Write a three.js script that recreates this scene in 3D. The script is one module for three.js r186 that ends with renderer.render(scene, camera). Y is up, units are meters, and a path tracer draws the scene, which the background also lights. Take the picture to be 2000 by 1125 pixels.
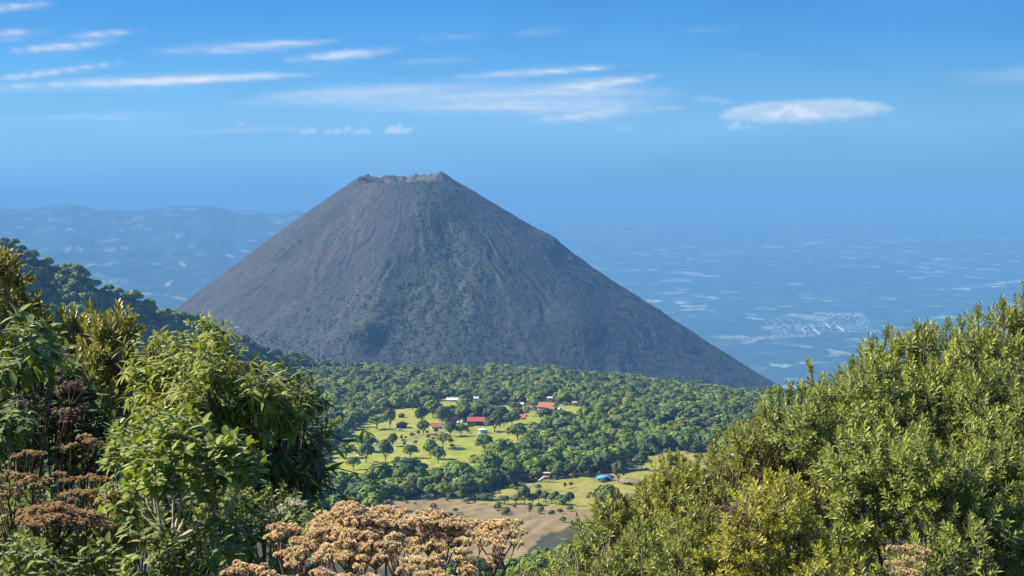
import * as THREE from 'three';
import { createNoise2D, createNoise3D } from 'simplex-noise';

// ───────────────────────── seeds and noise ─────────────────────────
function seeded(a) { return () => { a = (a + 0x6d2b79f5) | 0; let t = Math.imul(a ^ (a >>> 15), 1 | a); t = (t + Math.imul(t ^ (t >>> 7), 61 | t)) ^ t; return ((t ^ (t >>> 14)) >>> 0) / 4294967296; }; }
const n2 = createNoise2D(seeded(11)), n3 = createNoise3D(seeded(12));
const fbm2 = (x, y, o = 4) => { let s = 0, a = 0.5; for (let i = 0; i < o; i++, x *= 2.03, y *= 2.03, a *= 0.5) s += a * n2(x + 17.3 * i, y - 9.1 * i); return s; };
const clamp = (x, a, b) => Math.min(b, Math.max(a, x)), mix = (a, b, t) => a + (b - a) * t;
const smooth = (a, b, x) => { const t = clamp((x - a) / (b - a), 0, 1); return t * t * (3 - 2 * t); };
const table = (rows, x) => { if (x <= rows[0][0]) return rows[0].slice(1); for (let i = 1; i < rows.length; i++) if (x <= rows[i][0]) { const t = (x - rows[i - 1][0]) / (rows[i][0] - rows[i - 1][0]); return rows[i].slice(1).map((v, k) => mix(rows[i - 1][k + 1], v, t)); } return rows[rows.length - 1].slice(1); };

// ───────────────────────── camera, sky, sun, exposure, haze ─────────────────────────
const scene = new THREE.Scene();
const F = 3077.7, EYE = 380, PITCH = Math.atan((562.5 - EYE) / F);
const camera = new THREE.PerspectiveCamera(2 * Math.atan(562.5 / F) * 180 / Math.PI, 1024 / 576, 0.3, 200000);
camera.rotation.x = -PITCH; camera.updateMatrixWorld(true);
scene.add(camera);
const EXPOSURE = 2.1;
const renderer = new THREE.WebGLRenderer();
renderer.toneMapping = THREE.LinearToneMapping; renderer.toneMappingExposure = EXPOSURE;
renderer.shadowMap.enabled = true;
const SUN = new THREE.Vector3(-0.78, 0.64, -0.08).normalize();
const sun = new THREE.DirectionalLight(new THREE.Color(1, 0.92, 0.70), 4.7);
sun.position.copy(SUN).multiplyScalar(3000); sun.castShadow = true;
Object.assign(sun.shadow.camera, { left: -1500, right: 1500, top: 1500, bottom: -1500, near: 10, far: 8000 });
scene.add(sun);
scene.fog = new THREE.FogExp2(0xffffff, 0.000098); scene.fog.color.setRGB(0.205, 0.515, 1.0);

// a direction through the lens of the photograph (its 2000 x 1125 pixels), and the point on it at depth d
const ray = (px, py) => new THREE.Vector3((px - 1000) / F, (562.5 - py) / F, -1).applyEuler(new THREE.Euler(-PITCH, 0, 0));
const at = (px, py, d) => { const r = ray(px, py); return r.multiplyScalar(d / -r.z); };
const angles = (px, py) => { const r = ray(px, py); return [Math.atan2(r.x, -r.z) * 57.29578, Math.asin(r.y / r.length()) * 57.29578]; };

function makeSky() {
  const W = 4096, H = 2048, data = new Float32Array(W * H * 4);
  // colour of the clear air by elevation in degrees (linear, as seen)
  const air = [[0, 0.172, 0.430, 0.81], [1.2, 0.200, 0.475, 0.83], [2.4, 0.240, 0.545, 0.88], [3.6, 0.182, 0.505, 0.880], [5.2, 0.115, 0.415, 0.860], [7.4, 0.078, 0.335, 0.800], [15, 0.055, 0.250, 0.690], [35, 0.040, 0.180, 0.560], [90, 0.030, 0.130, 0.440]];
  // wisps: from, to (pixels of the photograph turned into angles), half thickness in pixels, strength, how fast both ends thin out
  const U = 57.29578 / F;
  const wisps = [[-60, 18, 115, 6, 9, .5], [-70, 74, 110, 62, 11, .36], [100, 74, 275, 60, 7, .45], [10, 101, 240, 80, 8, .75], [-60, 160, 250, 123, 6, .65], [-130, 177, 590, 144, 11, .9], [260, 100, 640, 86, 12, .42], [540, 119, 800, 95, 9, .68],
    [440, 203, 900, 168, 17, .42], [640, 190, 1345, 186, 27, .44], [600, 212, 1200, 203, 12, .25], [880, 151, 1220, 129, 8, .7], [1020, 175, 1285, 154, 11, .75], [1000, 234, 1340, 209, 15, .36], [1345, 192, 1438, 197, 5, .5],
    [800, 80, 965, 66, 9, .09], [735, 126, 945, 114, 9, .12], [990, 72, 1140, 50, 12, .09], [-60, 234, 420, 224, 9, .14], [1300, 64, 1480, 52, 9, .05], [1430, 112, 1490, 106, 4, .08], [300, 262, 640, 246, 6, .12]].map(([a, b, c, d, w, s]) => [...angles(a, b), ...angles(c, d), w * U, s]);
  const R = seeded(77);
  for (const [a0, e0, a1, e1, w, s] of wisps.slice()) { const n = Math.round(4 + w / U / 2.4), L = a1 - a0; for (let i = 0; i < n; i++) { const t0 = R() * 0.55 - 0.04, t1 = Math.min(1.08, t0 + 0.25 + 0.5 * R()), off = (R() + R() - 1) * w * 0.85, tip = (R() - 0.4) * w * 0.5; wisps.push([a0 + t0 * L, mix(e0, e1, t0) + off, a0 + t1 * L, mix(e0, e1, t1) + off + tip, w * (0.10 + 0.16 * R()), s * (w > 0.3 ? 0.3 : 0.5 + 0.65 * R())]); } }
  wisps.slice(0, 22).forEach((w, i) => (w[5] *= i > 7 && i < 11 ? 0.8 : 0.5));
  for (let i = 0; i < 420; i++) { const az = R() * 360 - 180, el = 2.5 + Math.pow(R(), 1.4) * 45, l = 3 + R() * 9; if (Math.abs(az) < 24 && el < 9.5) continue; wisps.push([az - l, el - 0.25 * R(), az + l, el + 0.5 + R(), 0.15 + R() * 0.25 + el * 0.01, 0.15 + R() * 0.45]); }
  const puffs = [];   // small heaps: centre, radius in pixels, strength
  for (const [x0, x1, y, h, s, n] of [[588, 722, 259, 14, .5, 40], [752, 806, 257, 14, .58, 22], [1424, 1482, 250, 13, .42, 16], [1200, 1235, 254, 7, .3, 6], [540, 580, 256, 7, .25, 6], [455, 475, 243, 4, .35, 3]])
    for (let i = 0; i < n; i++) { const t = R(), top = Math.sin(Math.PI * t) * (0.5 + 0.5 * Math.sin(t * 17 + x0)); const [a, e] = angles(mix(x0, x1, t), y - h * top * R()); puffs.push([a, e, (2 + 3.5 * R()) * U, s * (0.6 + 0.5 * R())]); }
  for (let i = 0; i < 26; i++) { const t = R() * 2 - 1; const [a, e] = angles(1548 + t * 46, 226 - 14 * (1 - t * t) * R()); puffs.push([a, e, (3 + 5 * R()) * U, .72]); }
  const anvil = [...angles(1580, 217), 162 * U, 25 * U];
  const tint = [0.80, 0.86, 0.97];
  for (let row = 0; row < H; row++) {
    const el = ((row + 0.5) / H - 0.5) * 180, c = table(air, Math.max(0, el)), near = wisps.filter((w) => Math.min(w[1], w[3]) - 3.2 * w[4] < el && Math.max(w[1], w[3]) + 3.2 * w[4] > el), nearP = puffs.filter((p) => Math.abs(p[1] - el) < 2.2 * p[2]);
    for (let col = 0; col < W; col++) {
      let az = (col + 0.5) / W * 360 - 90; if (az > 180) az -= 360;
      let clear = 1;
      if (el > 0) {
        for (const [a0, e0, a1, e1, w, s] of near) {
          if (az < a0 || az > a1) continue;
          const t = (az - a0) / (a1 - a0), mid = mix(e0, e1, t) + 0.15 * w * n2(az * 0.4, e0 * 9), k = (el - mid) / w;
          if (Math.abs(k) > 3) continue;
          const taper = Math.pow(Math.sin(Math.PI * clamp(t, 0.002, 0.998)), 0.75);
          const cross = el - (e1 - e0) / (a1 - a0) * az, soft = w > 0.3 ? 0.5 : 1, hair = 0.74 + soft * 0.30 * n2(az * 0.30, cross * 8 + e0) + soft * 0.26 * n2(az * 0.9 + 5, cross * 17) + 0.14 * n2(az * 2.4, cross * 34);
          const body = Math.exp(-Math.pow(Math.abs(k / (0.35 + 0.65 * taper)), k > 0 ? 2.6 : 1.7));
          clear *= 1 - clamp(s * body * taper * clamp(hair, 0.1, 1.2), 0, 0.95);
        }
        const ka = (az - anvil[0]) / anvil[2], yy = (el - anvil[1]) / U - 4 * ka;   // across -1..1, pixels above its middle
        if (Math.abs(ka) < 1.05 && Math.abs(yy) < 50) { const rag = 3 * n2(az * 2.3, el * 3) + 2 * n2(az * 6, el * 9), crown = 22 * Math.pow(Math.max(0, 1 - Math.abs(ka) ** 3.2), 0.55) * (ka > 0.5 ? 1 - 0.5 * (ka - 0.5) / 0.5 : 1), sole = -(23 * Math.pow(Math.max(0, 1 - (ka + 0.1) ** 2 / 1.3), 0.7) + rag), body = smooth(crown + 2, crown - 5, yy + 0.3 * rag) * smooth(sole - 5, sole + 13, yy); clear *= 1 - clamp(0.55 * body * (0.84 + 0.30 * n2(az * 1.1, el * 7) + 0.20 * n2(az * 4, el * 11)), 0, 0.92); }
        let p = 0; for (const [a, e, r, s] of nearP) { const q = ((az - a) ** 2 + ((el - e) * (el < e ? 1.6 : 1)) ** 2) / (r * r); if (q < 4) p = Math.max(p, s * (1 - smooth(0.5, 1.6, q))); }
        clear *= 1 - p * 0.8;
      }
      // a little paler towards the sun's side and along the horizon there
      const side = 0.5 - 0.5 * Math.sin(az / 57.29578), warm = 1 + 0.62 * (side - 0.5) * Math.exp(-Math.max(el, 0) / 12), o = (row * W + col) * 4;
      const lum = (0.985 + 0.03 * n2(az * 0.12, el * 0.5)) * warm;
      for (let k = 0; k < 3; k++) data[o + k] = mix(tint[k], c[k] * lum, clear) / EXPOSURE;
      data[o + 3] = 1;
    }
  }
  const t = new THREE.DataTexture(data, W, H, THREE.RGBAFormat, THREE.FloatType);
  t.mapping = THREE.EquirectangularReflectionMapping; t.magFilter = t.minFilter = THREE.LinearFilter; t.needsUpdate = true;
  return t;
}
scene.background = makeSky(); scene.environment = scene.background;

// ───────────────────────── helpers ─────────────────────────
const used = new Map();
function numbered(name) { const k = used.get(name) ?? 0; used.set(name, k + 1); return k ? `${name}_${String(k).padStart(3, '0')}` : name; }
function tag(o, label, category, group, kind) { if (label) o.userData.label = label; if (category) o.userData.category = category; if (group) o.userData.group = group; if (kind) o.userData.kind = kind; return o; }
function thing(name, label, category, p, turn = 0, group) { const o = new THREE.Group(); o.name = numbered(name); o.position.copy(p); o.rotation.y = turn; scene.add(o); return tag(o, label, category, group); }
function part(name, geometry, material, parent) { const m = new THREE.Mesh(geometry, material); m.name = parent ? name : numbered(name); m.castShadow = m.receiveShadow = true; (parent ?? scene).add(m); return m; }
function copies(name, geometry, material, matrices, colors, parent) {
  const m = new THREE.InstancedMesh(geometry, material, matrices.length); m.name = parent ? name : numbered(name); m.castShadow = m.receiveShadow = true;
  matrices.forEach((x, i) => { m.setMatrixAt(i, x); if (colors) m.setColorAt(i, colors[i]); });
  m.userData.kind = 'stuff'; (parent ?? scene).add(m); return m;
}
const V = (x, y, z) => new THREE.Vector3(x, y, z), UP = V(0, 1, 0);
const lin = (r, g, b) => new THREE.Color().setRGB(r, g, b);
// triangles with colours, gathered into one geometry
class Shape {
  constructor() { this.p = []; this.n = []; this.c = []; this.u = []; this.i = []; this.smooth = false; }
  v(p, c = [1, 1, 1], n, uv) { this.p.push(p.x, p.y, p.z); this.c.push(...c); if (n) { this.smooth = true; this.n.push(n.x, n.y, n.z); } this.u.push(...(uv ?? [p.x, p.z])); return this.p.length / 3 - 1; }
  tri(a, b, c) { this.i.push(a, b, c); }
  quad(a, b, c, d) { this.i.push(a, b, c, a, c, d); }
  limb(points, r0, r1, sides = 5, c = [1, 1, 1]) {
    let last = null; const n = points.length;
    for (let k = 0; k < n; k++) {
      const t = points[Math.min(k + 1, n - 1)].clone().sub(points[Math.max(k - 1, 0)]).normalize(), a = (Math.abs(t.y) < 0.9 ? UP : V(1, 0, 0)).clone().cross(t).normalize(), b = t.clone().cross(a), r = mix(r0, r1, k / (n - 1)), ring = [];
      for (let s = 0; s < sides; s++) { const q = s / sides * 2 * Math.PI, o = a.clone().multiplyScalar(Math.cos(q)).addScaledVector(b, Math.sin(q)); ring.push(this.v(points[k].clone().addScaledVector(o, r), c, o)); }
      if (last) for (let s = 0; s < sides; s++) this.quad(last[s], last[(s + 1) % sides], ring[(s + 1) % sides], ring[s]);
      last = ring;
    }
    const tip = this.v(points[n - 1], c, points[n - 1].clone().sub(points[n - 2]).normalize()); for (let s = 0; s < sides; s++) this.tri(last[s], last[(s + 1) % sides], tip);
    return this;
  }
  box(x0, y0, z0, x1, y1, z1, c) { const q = (a, b, d, e) => { const k = [a, b, d, e].map((w) => this.v(V(...w), c)); this.quad(...k); };
    q([x0, y0, z1], [x1, y0, z1], [x1, y1, z1], [x0, y1, z1]); q([x1, y0, z0], [x0, y0, z0], [x0, y1, z0], [x1, y1, z0]); q([x1, y0, z1], [x1, y0, z0], [x1, y1, z0], [x1, y1, z1]); q([x0, y0, z0], [x0, y0, z1], [x0, y1, z1], [x0, y1, z0]); q([x0, y1, z1], [x1, y1, z1], [x1, y1, z0], [x0, y1, z0]); q([x0, y0, z0], [x1, y0, z0], [x1, y0, z1], [x0, y0, z1]); return this; }
  add(g, m, tint = [1, 1, 1]) { const at0 = this.p.length / 3, P = g.attributes.position, N = g.attributes.normal, C = g.attributes.color, q = V(), nm = new THREE.Matrix3().getNormalMatrix(m); for (let k = 0; k < P.count; k++) { const p = V().fromBufferAttribute(P, k).applyMatrix4(m), n = q.fromBufferAttribute(N, k).applyMatrix3(nm).normalize(); this.v(p, C ? [C.getX(k) * tint[0], C.getY(k) * tint[1], C.getZ(k) * tint[2]] : tint, n); } for (const k of g.index.array) this.i.push(k + at0); return this; }
  done() {
    const g = new THREE.BufferGeometry(); g.setAttribute('position', new THREE.Float32BufferAttribute(this.p, 3)); g.setAttribute('color', new THREE.Float32BufferAttribute(this.c, 3)); g.setAttribute('uv', new THREE.Float32BufferAttribute(this.u, 2)); g.setIndex(this.i);
    if (this.smooth && this.n.length === this.p.length) g.setAttribute('normal', new THREE.Float32BufferAttribute(this.n, 3)); else g.computeVertexNormals();
    return g;
  }
}
function grain(size, fn, srgb = false) { const d = new Uint8Array(size * size * 4); for (let y = 0; y < size; y++) for (let x = 0; x < size; x++) { const c = fn(x / size, y / size); const o = (y * size + x) * 4; for (let k = 0; k < 3; k++) d[o + k] = clamp(Math.round((Array.isArray(c) ? c[k] : c) * 255), 0, 255); d[o + 3] = 255; } const t = new THREE.DataTexture(d, size, size, THREE.RGBAFormat); t.wrapS = t.wrapT = THREE.RepeatWrapping; t.magFilter = THREE.LinearFilter; if (srgb) t.colorSpace = THREE.SRGBColorSpace; t.needsUpdate = true; return t; }
// noise that repeats with its tile: walk a torus
const torus = (u, v, f, s) => { const a = u * 2 * Math.PI, b = v * 2 * Math.PI; return n3(Math.cos(a) * f + s, Math.sin(a) * f + Math.cos(b) * f, Math.sin(b) * f - s); };
const paint = (r, g, b, roughness = 0.85, extra = {}) => new THREE.MeshStandardMaterial({ color: lin(r, g, b), roughness, vertexColors: true, ...extra });
const leafy = (r, g, b, through = 0.35, coat = 0.5) => new THREE.MeshPhysicalMaterial({ color: lin(r, g, b), roughness: 0.95, transmission: through, thickness: 0, clearcoat: coat, clearcoatRoughness: 0.32, vertexColors: true, side: THREE.DoubleSide });

// ───────────────────────── land ─────────────────────────
const PROFILE = [[0, -1.7], [3, -2.3], [6, -3.4], [10, -5.35], [20, -10.91], [50, -23.77], [150, -59.32], [300, -97.64], [450, -118.95], [550, -125.5], [620, -129.18], [790, -144.41], [1080, -159.09], [1300, -171.09], [1900, -214.35], [2080, -252.54], [2500, -418.62], [3300, -760], [5000, -990], [6300, -1130]];
const RIDGE = [[-0.9, 1000, 300], [-0.5, 1250, 340], [-0.325, 1400, 446], [-0.26, 1420, 536], [-0.213, 1500, 596], [-0.16, 1650, 662], [-0.12, 1850, 699], [-0.09, 1900, 726]];
function landHeight(x, z) {
  const r = Math.hypot(x, z), d = Math.max(-z, 1), u = x / d;
  let h = table(PROFILE, r)[0];
  const mid = smooth(60, 500, r);
  h += mid * 3.2 * fbm2(x / 240, z / 240, 3) + smooth(3, 40, r) * 0.5 * n2(x / 9, z / 9);
  if (-z > 0.05 * r) {
    const [dr, row] = table(RIDGE, u), top = -(row - EYE) / F * dr - 10 + 6 * n2(u * 30, 3), hill = top - (d < dr ? 0.43 : 0.6) * Math.abs(d - dr) + 9 * n2(x / 110, z / 110) * smooth(0, 120, Math.abs(d - dr));
    if (u < -0.085) { const k = 10, m = Math.max(h, hill), t = Math.exp(-Math.abs(h - hill) / k); h = m + k * Math.log(1 + t) * 0.7; }
    h -= Math.max(0, u - 0.02) * 190 * smooth(1200, 1850, d);
    h += clamp(6 + u * 270, 0, 42) * Math.exp(-(((d - 380) / 105) ** 2));
  }
  const back = smooth(0.25, -0.35, -z / (r + 1e-6)) * smooth(1, 12, r);
  return mix(h, -1.7 + 38 * smooth(2, 260, r), back);
}
function onLand(px, py, lo = 320) { let d = lo, p = at(px, py, d); while (d < 2600 && p.y > landHeight(p.x, p.z)) { d += 2; p = at(px, py, d); } p.y = landHeight(p.x, p.z); return p; }
// clearings, drawn on the land once (outlines as seen, then kept as places on the ground)
const outline = (list) => list.map(([a, b]) => { const p = onLand(a, b); return [p.x, p.z]; });
const CLEAR = [
  [outline([[560, 945], [600, 915], [640, 880], [690, 845], [728, 812], [770, 800], [828, 797], [850, 812], [866, 826], [1000, 822], [1040, 800], [1060, 815], [1056, 850], [1022, 880], [1000, 898], [962, 912], [930, 940], [850, 946], [790, 930], [740, 934], [690, 940], [640, 950]]), 0],
  [outline([[846, 784], [868, 777], [905, 781], [905, 808], [850, 808]]), 0],
  [outline([[960, 793], [1040, 790], [1040, 812], [965, 812]]), 0],
  [outline([[1088, 790], [1130, 794], [1168, 800], [1160, 828], [1105, 826]]), 0],
  [outline([[925, 985], [945, 964], [990, 953], [1060, 938], [1150, 931], [1205, 924], [1238, 896], [1290, 884], [1420, 886], [1440, 960], [1380, 985], [1250, 992], [1120, 994], [1010, 986]]), 1],
  [outline([[740, 978], [880, 973], [960, 984], [1140, 988], [1175, 1000], [1120, 1030], [1060, 1048], [1010, 1100], [700, 1110]]), 2],
];
const inside = (poly, x, z) => { let hit = false; for (let i = 0, j = poly.length - 1; i < poly.length; j = i++) { const [ax, az] = poly[i], [bx, bz] = poly[j]; if ((az > z) !== (bz > z) && x < (bx - ax) * (z - az) / (bz - az) + ax) hit = !hit; } return hit; };
const clearing = (x, z) => { for (const [poly, kind] of CLEAR) if (inside(poly, x, z)) return kind; return -1; };
const TRACK = outline([[560, 922], [620, 905], [660, 898], [705, 889], [740, 870], [790, 862], [830, 850], [870, 842], [905, 848], [945, 846]]);
const toTrack = (x, z) => { let m = 1e9; for (let i = 1; i < TRACK.length; i++) { const [ax, az] = TRACK[i - 1], [bx, bz] = TRACK[i], t = clamp(((x - ax) * (bx - ax) + (z - az) * (bz - az)) / ((bx - ax) ** 2 + (bz - az) ** 2), 0, 1); m = Math.min(m, Math.hypot(x - mix(ax, bx, t), z - mix(az, bz, t))); } return m; };
function landColor(x, z) {
  const r = Math.hypot(x, z), k = r > 400 && r < 1500 && z < 0 ? clearing(x, z) : -1, a = fbm2(x / 40, z / 40, 4), b = fbm2(x / 9 + 5, z / 9, 3);
  if (k < 0) return [0.045 + 0.015 * a, 0.05 + 0.015 * a, 0.022];
  let c = k === 0 ? [0.305, 0.355, 0.022] : k === 1 ? [0.30, 0.30, 0.040] : [0.265, 0.200, 0.090];
  const dry = clamp(0.35 + 0.9 * a + 0.3 * b, 0, 1), straw = k === 0 ? [0.43, 0.37, 0.060] : k === 1 ? [0.39, 0.31, 0.085] : [0.32, 0.225, 0.115];
  c = c.map((v, i) => mix(v, straw[i], dry * 0.75) * (1 + 0.36 * b));
  if (k === 0) { const t = toTrack(x, z), e = smooth(4.2, 2.2, t + b); c = c.map((v, i) => mix(v, [0.30, 0.24, 0.15][i], e * 0.85)); }
  if (k > 0) { const s = smooth(0.28, 0.42, fbm2(x / 16 - 3, z / 16 + 8, 3)); c = c.map((v, i) => mix(v, [0.085, 0.095, 0.03][i], s * 0.6)); }
  return c;
}
const earthGrain = grain(512, (u, v) => 0.80 + 0.16 * torus(u, v, 6, 1) + 0.14 * torus(u, v, 17, 5));
{
  const s = new Shape(), az = [], rr = [];
  for (let a = -180; a < -24; a += 4) az.push(a); for (let a = -24; a < 24; a += 0.16) az.push(a); for (let a = 24; a < 180; a += 4) az.push(a);
  for (let r = 0.6; r < 3600; r += clamp(r * 0.045, 0.25, 7.5)) rr.push(r); rr.push(3600, 4500, 5400, 6300);
  const hub = s.v(V(0, landHeight(0, -0.01), 0), landColor(0, 0));
  const rows = rr.map((r) => az.map((a) => { const x = r * Math.sin(a / 57.29578), z = -r * Math.cos(a / 57.29578); return s.v(V(x, landHeight(x, z), z), landColor(x, z), null, [x / 30, z / 30]); }));
  const n = az.length;
  for (let j = 0; j < n; j++) { const k = (j + 1) % n; s.tri(hub, rows[0][k], rows[0][j]); for (let i = 1; i < rows.length; i++) s.quad(rows[i - 1][j], rows[i - 1][k], rows[i][k], rows[i][j]); }
  tag(part('ground', s.done(), paint(1, 1, 1, 0.95, { map: earthGrain })), 'grassy clearings and forest floor sloping down to the plateau below', null, null, 'structure');
}

// the plain far below, out to the horizon
const PLAIN = -1100;
const RISE = [[5958.3, -1100.0], [11000.0, -1100.0], [14666.7, -990.0], [18333.3, -858.0], [25666.7, -632.5], [36666.7, -454.7], [51333.3, -366.7], [73333.3, -407.0], [95333.3, -605.0]];
const plainHeight = (x, z) => { const d = Math.max(1, -z); return table(RISE, Math.hypot(x, z))[0] + 28 * fbm2(x / 2200, z / 2200, 4) + 150 * Math.exp(-(((x - 1010) / 275) ** 2) - (((d - 20500) / 480) ** 2)); };
const fields = (() => {
  const R = seeded(5), N = 56, cells = []; for (let i = 0; i < N * N; i++) cells.push([R(), R(), R(), R()]);
  return grain(2048, (u, v) => {
    const wu = u + 0.012 * torus(u, v, 2.5, 3) + 0.003 * torus(u, v, 14, 5), wv = v + 0.012 * torus(u, v, 2.5, 8) + 0.003 * torus(u, v, 14, 1), X = wu * N, Y = wv * N; let best = 9, second = 9, id = 0;
    for (let i = -1; i <= 1; i++) for (let j = -1; j <= 1; j++) { const cx = ((Math.floor(X) + i) % N + N) % N, cy = ((Math.floor(Y) + j) % N + N) % N, c = cells[cy * N + cx], dx = Math.abs(X - (Math.floor(X) + i + c[0])), dy = Math.abs(Y - (Math.floor(Y) + j + c[1])), m = Math.max(dx * 1.2, dy) + 0.3 * Math.min(dx, dy); if (m < best) { second = best; best = m; id = cy * N + cx; } else if (m < second) second = m; }
    const c = cells[id], open = c[2] > 0.84 ? 1 : c[2] > 0.66 ? 0.35 : c[2] > 0.5 ? 0.12 : 0, wood = 0.5 + 0.5 * torus(u, v, 11, 2) + 0.4 * torus(u, v, 34, 6), hedge = second - best < 0.06 ? 0.3 : 1, trees = smooth(0.1, 0.5, torus(u, v, 46, 3)), big = clamp(0.62 + 0.75 * torus(u, v, 2.2, 4), 0.05, 1.2);
    const dark = [0.11 + 0.08 * wood, 0.19 + 0.11 * wood, 0.18 + 0.08 * wood], pale = c[3] > 0.62 ? [0.78, 0.75, 0.72] : [0.65, 0.72, 0.60], k = clamp(open * hedge * big * (1 - 0.7 * trees) + 0.06 * torus(u, v, 60, 1), 0, 1);
    return dark.map((q, i) => mix(q, pale[i], k));
  }, true);
})();
{
  const s = new Shape(), az = [], rr = [];
  for (let a = -75; a < -24; a += 3) az.push(a); for (let a = -24; a < 24; a += 0.2) az.push(a); for (let a = 24; a <= 75; a += 3) az.push(a);
  for (let r = 5960; r < 90000; r *= 1.0125) rr.push(r);
  const rows = rr.map((r) => az.map((a) => { const x = r * Math.sin(a / 57.29578), z = -r * Math.cos(a / 57.29578), w = 0.85 + 0.5 * fbm2(x / 6500 + 2, z / 6500, 4); return s.v(V(x, plainHeight(x, z), z), [w, w, w * 0.97], null, [x / 9000, z / 9000]); }));
  for (let i = 1; i < rows.length; i++) for (let j = 1; j < az.length; j++) s.quad(rows[i - 1][j - 1], rows[i - 1][j], rows[i][j], rows[i][j - 1]);
  tag(part('plain', s.done(), paint(1.25, 1.25, 1.25, 0.95, { map: fields })), 'hazy lowland plain of fields and woods', null, null, 'structure');
}
{ // the line of hills on the left horizon
  const s = new Shape(), crest = [[-420, 415], [-200, 400], [-60, 408], [0, 404], [25, 409], [60, 409], [88, 404], [108, 399], [122, 402], [138, 398], [165, 404], [200, 410], [260, 411], [305, 408], [345, 402], [380, 404], [405, 402], [430, 405], [460, 414], [485, 411], [520, 417], [560, 416], [582, 410], [610, 418], [680, 428], [800, 440]];
  const rows = []; for (let i = 0; i <= 150; i++) { const t = i / 150, row = []; for (let j = 0; j <= 260; j++) { const px = mix(-420, 800, j / 260), d = 5400 + 12000 * t, x = (px - 1000) / F * d, p = at(px, table(crest, px)[0] + 1.0 * n2(px / 9, 2), 5400 + 12000 * 0.8), full = p.y - PLAIN + 30, k = t < 0.8 ? Math.pow(t / 0.8, 1.25) : Math.pow(Math.max(0, 1 - (t - 0.8) / 0.2), 0.5), rise = t < 0.8 ? smooth(0.8, 0.62, t) * smooth(0.02, 0.2, t) : 0; row.push(s.v(V(x, PLAIN - 30 + full * k - rise * (110 * Math.abs(fbm2(x / 1500 + 0.4 * n2(d / 900, 2), d / 1100, 4)) + 26 * fbm2(x / 630, d / 630, 3)), -d), [1, 1, 1].map((q) => q * (0.9 + 0.5 * fbm2(x / 2700 + 9, d / 2700, 3))), null, [x / 4200, d / 4200])); } rows.push(row); }
  for (let i = 1; i < rows.length; i++) for (let j = 1; j < 261; j++) s.quad(rows[i - 1][j - 1], rows[i - 1][j], rows[i][j], rows[i][j - 1]);
  tag(part('hills', s.done(), paint(0.62, 0.62, 0.62, 0.95, { map: fields })), 'low blue hills along the hazy horizon', null, null, 'structure');
}

// ───────────────────────── volcano ─────────────────────────
const CX = -216.5, CZ = -3100;
const CONE = [[70, 30], [80, 25], [96, 14], [130, -6], [196, -49], [300, -121], [388, -183], [470, -240], [560, -305], [650, -362], [760, -428], [1000, -560], [1500, -790], [2200, -1040], [3000, -1260]];
function coneHeight(ang, r) {
  const cx = Math.cos(ang), front = Math.sin(ang), e = r * (1 - 0.062 * cx);
  let h = table(CONE, Math.max(e, 72))[0];
  const q = ang * 3.2, wob = n2(q * 0.9, r / 420) * 0.8 + n2(ang * 6 + 0.8 * n2(r / 120, ang * 5), r / 230 + 4) * 0.4;
  const wander = 0.7 * n2(r / 110, ang * 6) + 0.3 * n2(r / 34, ang * 15), gully = 1 - Math.abs(n2(ang * 8 + wander, r / 230)), fine = 1 - Math.abs(n2(ang * 24 + 1.5 * wander, r / 120));
  const grow = smooth(90, 330, r);
  h += grow * (5 * wob + 1.5 * (gully * gully - 0.5) + 0.3 * (fine - 0.6)) + smooth(72, 110, r) * (1.3 * fbm2(ang * r / 14, r / 22, 3) + 0.8 * n2(ang * r / 5, r / 6));
  const x = cx * r, bump = (x0, y0, sx, sy, a) => { h += front > -0.2 ? a * Math.exp(-(((x - x0) / sx) ** 2) - (((h - y0) / sy) ** 2)) : 0; };
  bump(300, -100, 36, 22, 7); bump(-60, -262, 46, 20, 17); bump(-20, -248, 20, 12, 9); bump(-230, -262, 60, 26, 13); bump(150, -190, 26, 70, 7); bump(330, -250, 40, 60, 9);
  { const xr = 70 + 0.42 * h + 10 * n2(h / 50, 6); h += front > 0 ? smooth(10, -60, h) * smooth(-330, -250, h) * 10 * Math.exp(-(((x - xr) / 46) ** 2)) : 0; }
  const rough = 3.2 * n2(cx * 3 + 3, front * 3) + 2.2 * n2(cx * 9, front * 9) + 1.6 * Math.abs(n2(cx * 24, front * 24)) + 2.2 * smooth(-0.35, -0.75, cx) * smooth(0.2, -0.4, front) * (0.6 + n2(cx * 14, front * 14));
  const rim = 23 + 3.5 * cx + rough - 15 * smooth(0.15, 0.85, front) + 3 * smooth(0.4, 0.9, cx) * smooth(0.4, -0.5, front);
  if (r < 118) { const t = smooth(118, 82, r); h = mix(h, Math.min(h + 2, rim), t); }
  if (r < 80) h = rim - 27 * (1 - Math.pow(r / 80, 1.6)) + 1.5 * n2(x / 9, front * r / 9);
  return h;
}
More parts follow.
